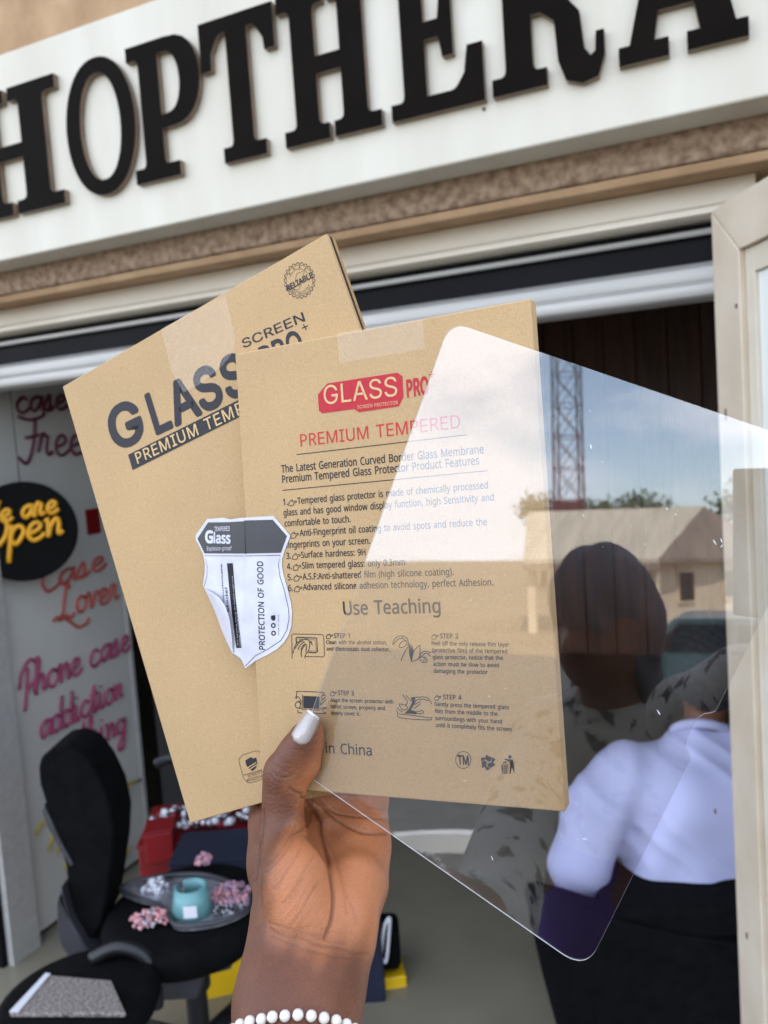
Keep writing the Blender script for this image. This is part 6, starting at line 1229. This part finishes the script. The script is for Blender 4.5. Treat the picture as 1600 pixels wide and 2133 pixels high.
b = MB(); b.prism([[e1[0]-.3, -22.6, wz0], [e2[0]-.3, -31.6, wz0], [e2[0]-.3, -31.6, wz1], [e1[0]-.3, -22.6, wz1]], (-.25, -.25, 0)); b.build('side_wall', M['plaster'], house)
for f_ in (.22, .55, .8):   # shuttered openings in the gable side
    wa = np.array([e1[0]-.3, -22.6, 0])*(1-f_)+np.array([e2[0]-.3, -31.6, 0])*f_; wd = unit(np.array([e2[0]-e1[0], -9.0, 0])); wn = np.array([-wd[1], wd[0], 0]); wn = wn if wn[1] > 0 else -wn
    b = MB(); b.box(wa+wn*.03+np.array([0, 0, wz0+1.35]), (1.1, .06, 1.0), (wd, wn, (0, 0, 1))); wf = b.build('window', M['plaster'], house)
    b = MB(); b.box(wa+wn*.066+np.array([0, 0, wz0+1.35]), (.94, .01, .84), (wd, wn, (0, 0, 1))); b.build('pane', M['car_glass'], wf)
b = MB(); b.bb(min(e0[0], e1[0]), max(e0[0], e1[0]), -22.1, -21.95, e1[2]-.34, e1[2]-.13); b.build('fascia', M['roof_grey'], house)
for k in range(5): x = e0[0]+(e1[0]-e0[0])*(.04+.23*k); b = MB(); b.bb(x-.12, x+.12, -22.5, -22.3, wz0, e1[2]-.35); b.build('veranda_post', M['plaster'], house)
t0 = mir(1187, 1100, -46)
tower = thing('lattice_tower', 'tall red and grey lattice mast beyond the bungalow, mirrored in the glass', 'mast', (t0[0], t0[1], -.62))
hw = .5*abs(mir(1212, 1100, -46)[0]-mir(1163, 1100, -46)[0]); zt0 = -.62; ztop = 24.0; nb_ = 13; dzb = (ztop-zt0)/nb_
wid = lambda z: hw*(1.08-.10*(z-zt0)/(ztop-zt0))
zr_ = mir(1187, 900, -46)[2]
for sx in (-1, 1):
    for sy in (-1, 1):
        b = MB(); b.tube([[t0[0]+sx*wid(z), t0[1]+sy*wid(z), z] for z in (zt0, zr_)], .06, 6); b.build('mast_leg', M['mast_red'], tower)
        b = MB(); b.tube([[t0[0]+sx*wid(z), t0[1]+sy*wid(z), z] for z in (zr_, ztop)], .06, 6); b.build('mast_leg', M['mast_grey'], tower)
for k in range(nb_):
    z0, z1 = zt0+k*dzb, zt0+(k+1)*dzb; b = MB(); a0, a1 = wid(z0), wid(z1)
    for s in (-1, 1):
        b.tube([[t0[0]-a0, t0[1]+s*a0, z0], [t0[0]+a1, t0[1]+s*a1, z1]], .03, 5); b.tube([[t0[0]+a0, t0[1]+s*a0, z0], [t0[0]-a1, t0[1]+s*a1, z1]], .03, 5)
        b.tube([[t0[0]+s*a0, t0[1]-a0, z0], [t0[0]+s*a1, t0[1]+a1, z1]], .03, 5); b.tube([[t0[0]-a1, t0[1]+s*a1, z1], [t0[0]+a1, t0[1]+s*a1, z1]], .034, 5); b.tube([[t0[0]+s*a1, t0[1]-a1, z1], [t0[0]+s*a1, t0[1]+a1, z1]], .034, 5)
    b.build('bracing', M['mast_red'] if z1 < zr_ else M['mast_grey'], tower)
zp_ = mir(1187, 1055, -46)[2]; b = MB(); b.box([t0[0], t0[1], zp_], (hw*2.5, hw*2.5, .55)); b.build('platform', M['mast_red'], tower, bevel=.05)
def tree(px, py, Y, r, label):
    c = mir(px, py, Y); t = thing('tree', label, 'tree', (c[0], c[1], -.62), 'trees behind the bungalow')
    b = MB(); b.tube([[c[0], c[1], -.62], [c[0]+.2, c[1], c[2]-r*.5], [c[0], c[1], c[2]]], [.28, .2, .08], 8)
    for k in range(4): q = k*1.6; b.tube([[c[0], c[1], c[2]-r*.6], [c[0]+r*.6*math.cos(q), c[1]+r*.6*math.sin(q), c[2]+r*.1]], [.12, .04], 6)
    b.build('trunk', M['bark'], t)
    n = 900; cl = rng.normal(size=(12, 3))*[r*.55, r*.5, r*.30]; p = cl[rng.integers(0, 12, n)]+rng.normal(size=(n, 3))*r*.22+c
    u = rng.normal(size=(n, 3)); u /= np.linalg.norm(u, axis=1, keepdims=True); v = np.cross(u, rng.normal(size=(n, 3))); v /= np.linalg.norm(v, axis=1, keepdims=True); s = r*.075
    V = np.stack([p-u*s-v*s*.5, p+u*s-v*s*.5, p+u*s+v*s*.5, p-u*s+v*s*.5], 1).reshape(-1, 3)
    nmesh('crown', V, np.arange(4*n).reshape(n, 4), M['leaf'], t, smooth=False)
tree(1355, 1060, -55, 2.1, 'wide dark tree whose crown shows above the middle of the ridge')
tree(1240, 1058, -60, 1.7, 'small tree showing just right of the lattice mast')
tree(1130, 1064, -60, 1.9, 'tree left of the lattice mast, behind the ridge')
tree(1560, 1056, -58, 2.4, 'tall tree behind the grey side roof')
# road and pale curved kerb
b = MB(); b.bb(-60, 60, -17, -2.25, -.7, -.612); tag(b.build('road', M['asphalt']), 'dark asphalt road behind the viewer', 'road', kind='structure')
kp = [mir(x, y, None, 1) for x, y in ()]; ks = []
for x, y in ((700, 1752), (800, 1740), (900, 1733), (1000, 1734), (1100, 1742), (1250, 1765), (1400, 1800)):
    h = GP.at(x, y); r = ray(x, y); d = r-2*np.dot(r, NW)*NW; ks.append(h+d*((-.47-h[2])/d[2]))
b = MB(); kk = crom(ks, 6); vs = []
for p in kk: q = np.array([0, .05, 0]); vs += [p+q, p-q, p-q+[0, 0, -.16], p+q+[0, 0, -.16]]
b.add(vs, [(4*i+j, 4*i+(j+1) % 4, 4*i+4+(j+1) % 4, 4*i+4+j) for i in range(len(kk)-1) for j in range(4)]); tag(b.build('kerb', M['kerbstone']), 'pale curved concrete kerb beside the road', 'kerb', kind='structure')
# teal car parked across the road
cpt = mir(1440, 1300, -11.5); car = thing('parked_car', 'teal parked car across the road, mirrored at the right of the glass', 'car', (cpt[0], -11.5, -.612))
X0, Z0 = cpt[0]+.6, -.612
side = [(-2.0, .35), (-1.95, .75), (-1.3, .88), (-.75, 1.38), (.75, 1.42), (1.35, .95), (2.0, .85), (2.05, .4)]
b = MB(); b.prism([(X0+x, -12.3, Z0+z) for x, z in side], (0, 1.65, 0)); bo = b.build('car_body', M['car_teal'], car, bevel=.08, bseg=3)
for x0, x1 in ((-.98, -.05), (.05, .98)): b = MB(); b.prism([(X0+x, -10.648, Z0+z) for x, z in ((x0-.08 if x0 < 0 else x0, .92), (x1 if x0 < 0 else x1+.12, .92), (x1-.0 if x0 < 0 else x1-.24, 1.30), (x0+.30 if x0 < 0 else x0, 1.30))], (0, .012, 0)); b.build('side_window', M['car_glass'], car)
for x in (-1.25, 1.3):
    for y in (-10.72, -12.2): b = MB(); b.lathe([X0+x, y, Z0+.32], [(.30, -.09), (.32, -.06), (.32, .06), (.30, .09)], 24, (0, 1, 0)); wl = b.build('wheel', M['rubber'], car); b = MB(); b.lathe([X0+x, y, Z0+.32], [(.19, -.095), (.19, .095)], 20, (0, 1, 0)); b.build('rim', M['alu'], wl)
for x in (-1.93, 1.97): b = MB(); b.ball([X0+x, -10.72, Z0+.68], .09, sq=(.6, .5, .8)); b.build('lamp', M['paper'], car, smooth=True)
# the viewer's phone, hair and clothes
ph_c = np.array([.030, -.052, -.0075]); ph = thing('smartphone', 'dark smartphone held up in the viewer right hand, mirrored at the glass edge', 'phone', c2w(ph_c))
b = MB(); b.box((0, 0, 0), (.076, .152, .008)); b.v = [tuple(c2w(np.array(v)+ph_c)) for v in b.v]; b.build('phone_body', M['black_plastic'], ph, bevel=.003, bseg=3)
b = MB()
for dx, dy in ((0, 0), (0, -.017), (.015, -.008)):
    if (dx, dy) == (0, 0): continue
    k = len(b.v); b.lathe((0, 0, 0), [(.006, 0), (.006, .0015)], 16, (0, 0, 1)); b.v[k:] = [tuple(c2w(np.array(v)+[dx, dy, -.0034])) for v in b.v[k:]]
b.build('phone_lens', M['car_glass'], ph)
def cam_sdf(prs, h, name, m, par, warp=None):
    lo = np.min([q[1] for q in prs], 0); hi = np.max([q[2] for q in prs], 0); D, lo = field(prs, lo, hi, h); V, Fc = nets(D, lo, h); V = relax(V, Fc, 2)
    if warp is not None: V = V+vnormals(V, Fc)*warp(V)[:, None]
    return nmesh(name, c2w(V), Fc, m, par)
def pe(c, r, k=.02): c, r = np.asarray(c, float), np.asarray(r, float); return (lambda P: ellip(P, c, r), c-r-.04, c+r+.04, k)
def pw_(a, b, ra, rb, k=.03): a, b = np.asarray(a, float), np.asarray(b, float); m = max(ra, rb)+.05; return (lambda P: cone(P, a, b, ra, rb), np.minimum(a, b)-m, np.maximum(a, b)+m, k)
cam_sdf([pe(HD+[0, .035, .012], (.074, .090, .098)), pe(HD+[0, -.01, -.035], (.074, .112, .085)), pw_(HD+[-.055, 0, -.03], HD+[-.06, -.2, -.04], .03, .028), pw_(HD+[.055, 0, -.03], HD+[.06, -.2, -.04], .03, .028)], .006, 'silhouette_wrap', M['head_wrap'], person, lambda V: .004*np.sin(150*V[:, 0]+40*V[:, 1]))  # dark cloth drawn over the face to give its shaded silhouette
M['purple'] = mat('purple cloth', lin((92, 60, 150)), .85, .15, 12)
M['spotted'] = mat('grey spotted cloth', lin((120, 116, 112)), .85, .1, 10)
t_ = M['spotted'].node_tree; rp_ = [n for n in t_.nodes if n.type == 'VALTORGB'][0]; rp_.color_ramp.elements[0].color = (*lin((52, 46, 46)), 1); rp_.color_ramp.elements[1].color = (*lin((158, 155, 150)), 1); rp_.color_ramp.elements[0].position = .40; rp_.color_ramp.elements[1].position = .44
[n for n in t_.nodes if n.type == 'TEX_NOISE'][0].inputs['Scale'].default_value = 32
cam_sdf([pw_(HD+[-.14, -.25, -.05], HD+[.14, -.25, -.05], .072, .072, .05), pw_(HD+[0, -.25, -.06], HD+[0, -.38, -.06], .138, .133, .06), pw_(LS, LE, .064, .054), pw_(LE, .75*LE+.25*LW, .053, .048), pw_(RS, RE, .064, .056), pw_(RE, .55*RE+.45*RW, .056, .048)], .007, 'blouse', M['spotted'], person)
cam_sdf([pw_(HD+[0, -.43, -.06], HD+[0, -.66, -.06], .140, .147, .05), pw_(HD+[0, -.66, -.06], HD+[0, -.80, -.06], .15, .165, .05), pw_(HD+[-.085, -.82, -.06], HD+[-.09, -1.18, -.05], .088, .07, .04), pw_(HD+[.085, -.82, -.06], HD+[.09, -1.18, -.05], .088, .07, .04)], .008, 'trousers', M['purple'], person)
for sx in (-.032, .032):
    p = c2w(HD+np.array([sx, .005, .088])); b = MB(); b.ball(p, .006, sq=(1.2, .5, .8)); b.build('eye', M['car_glass'], person, smooth=True)
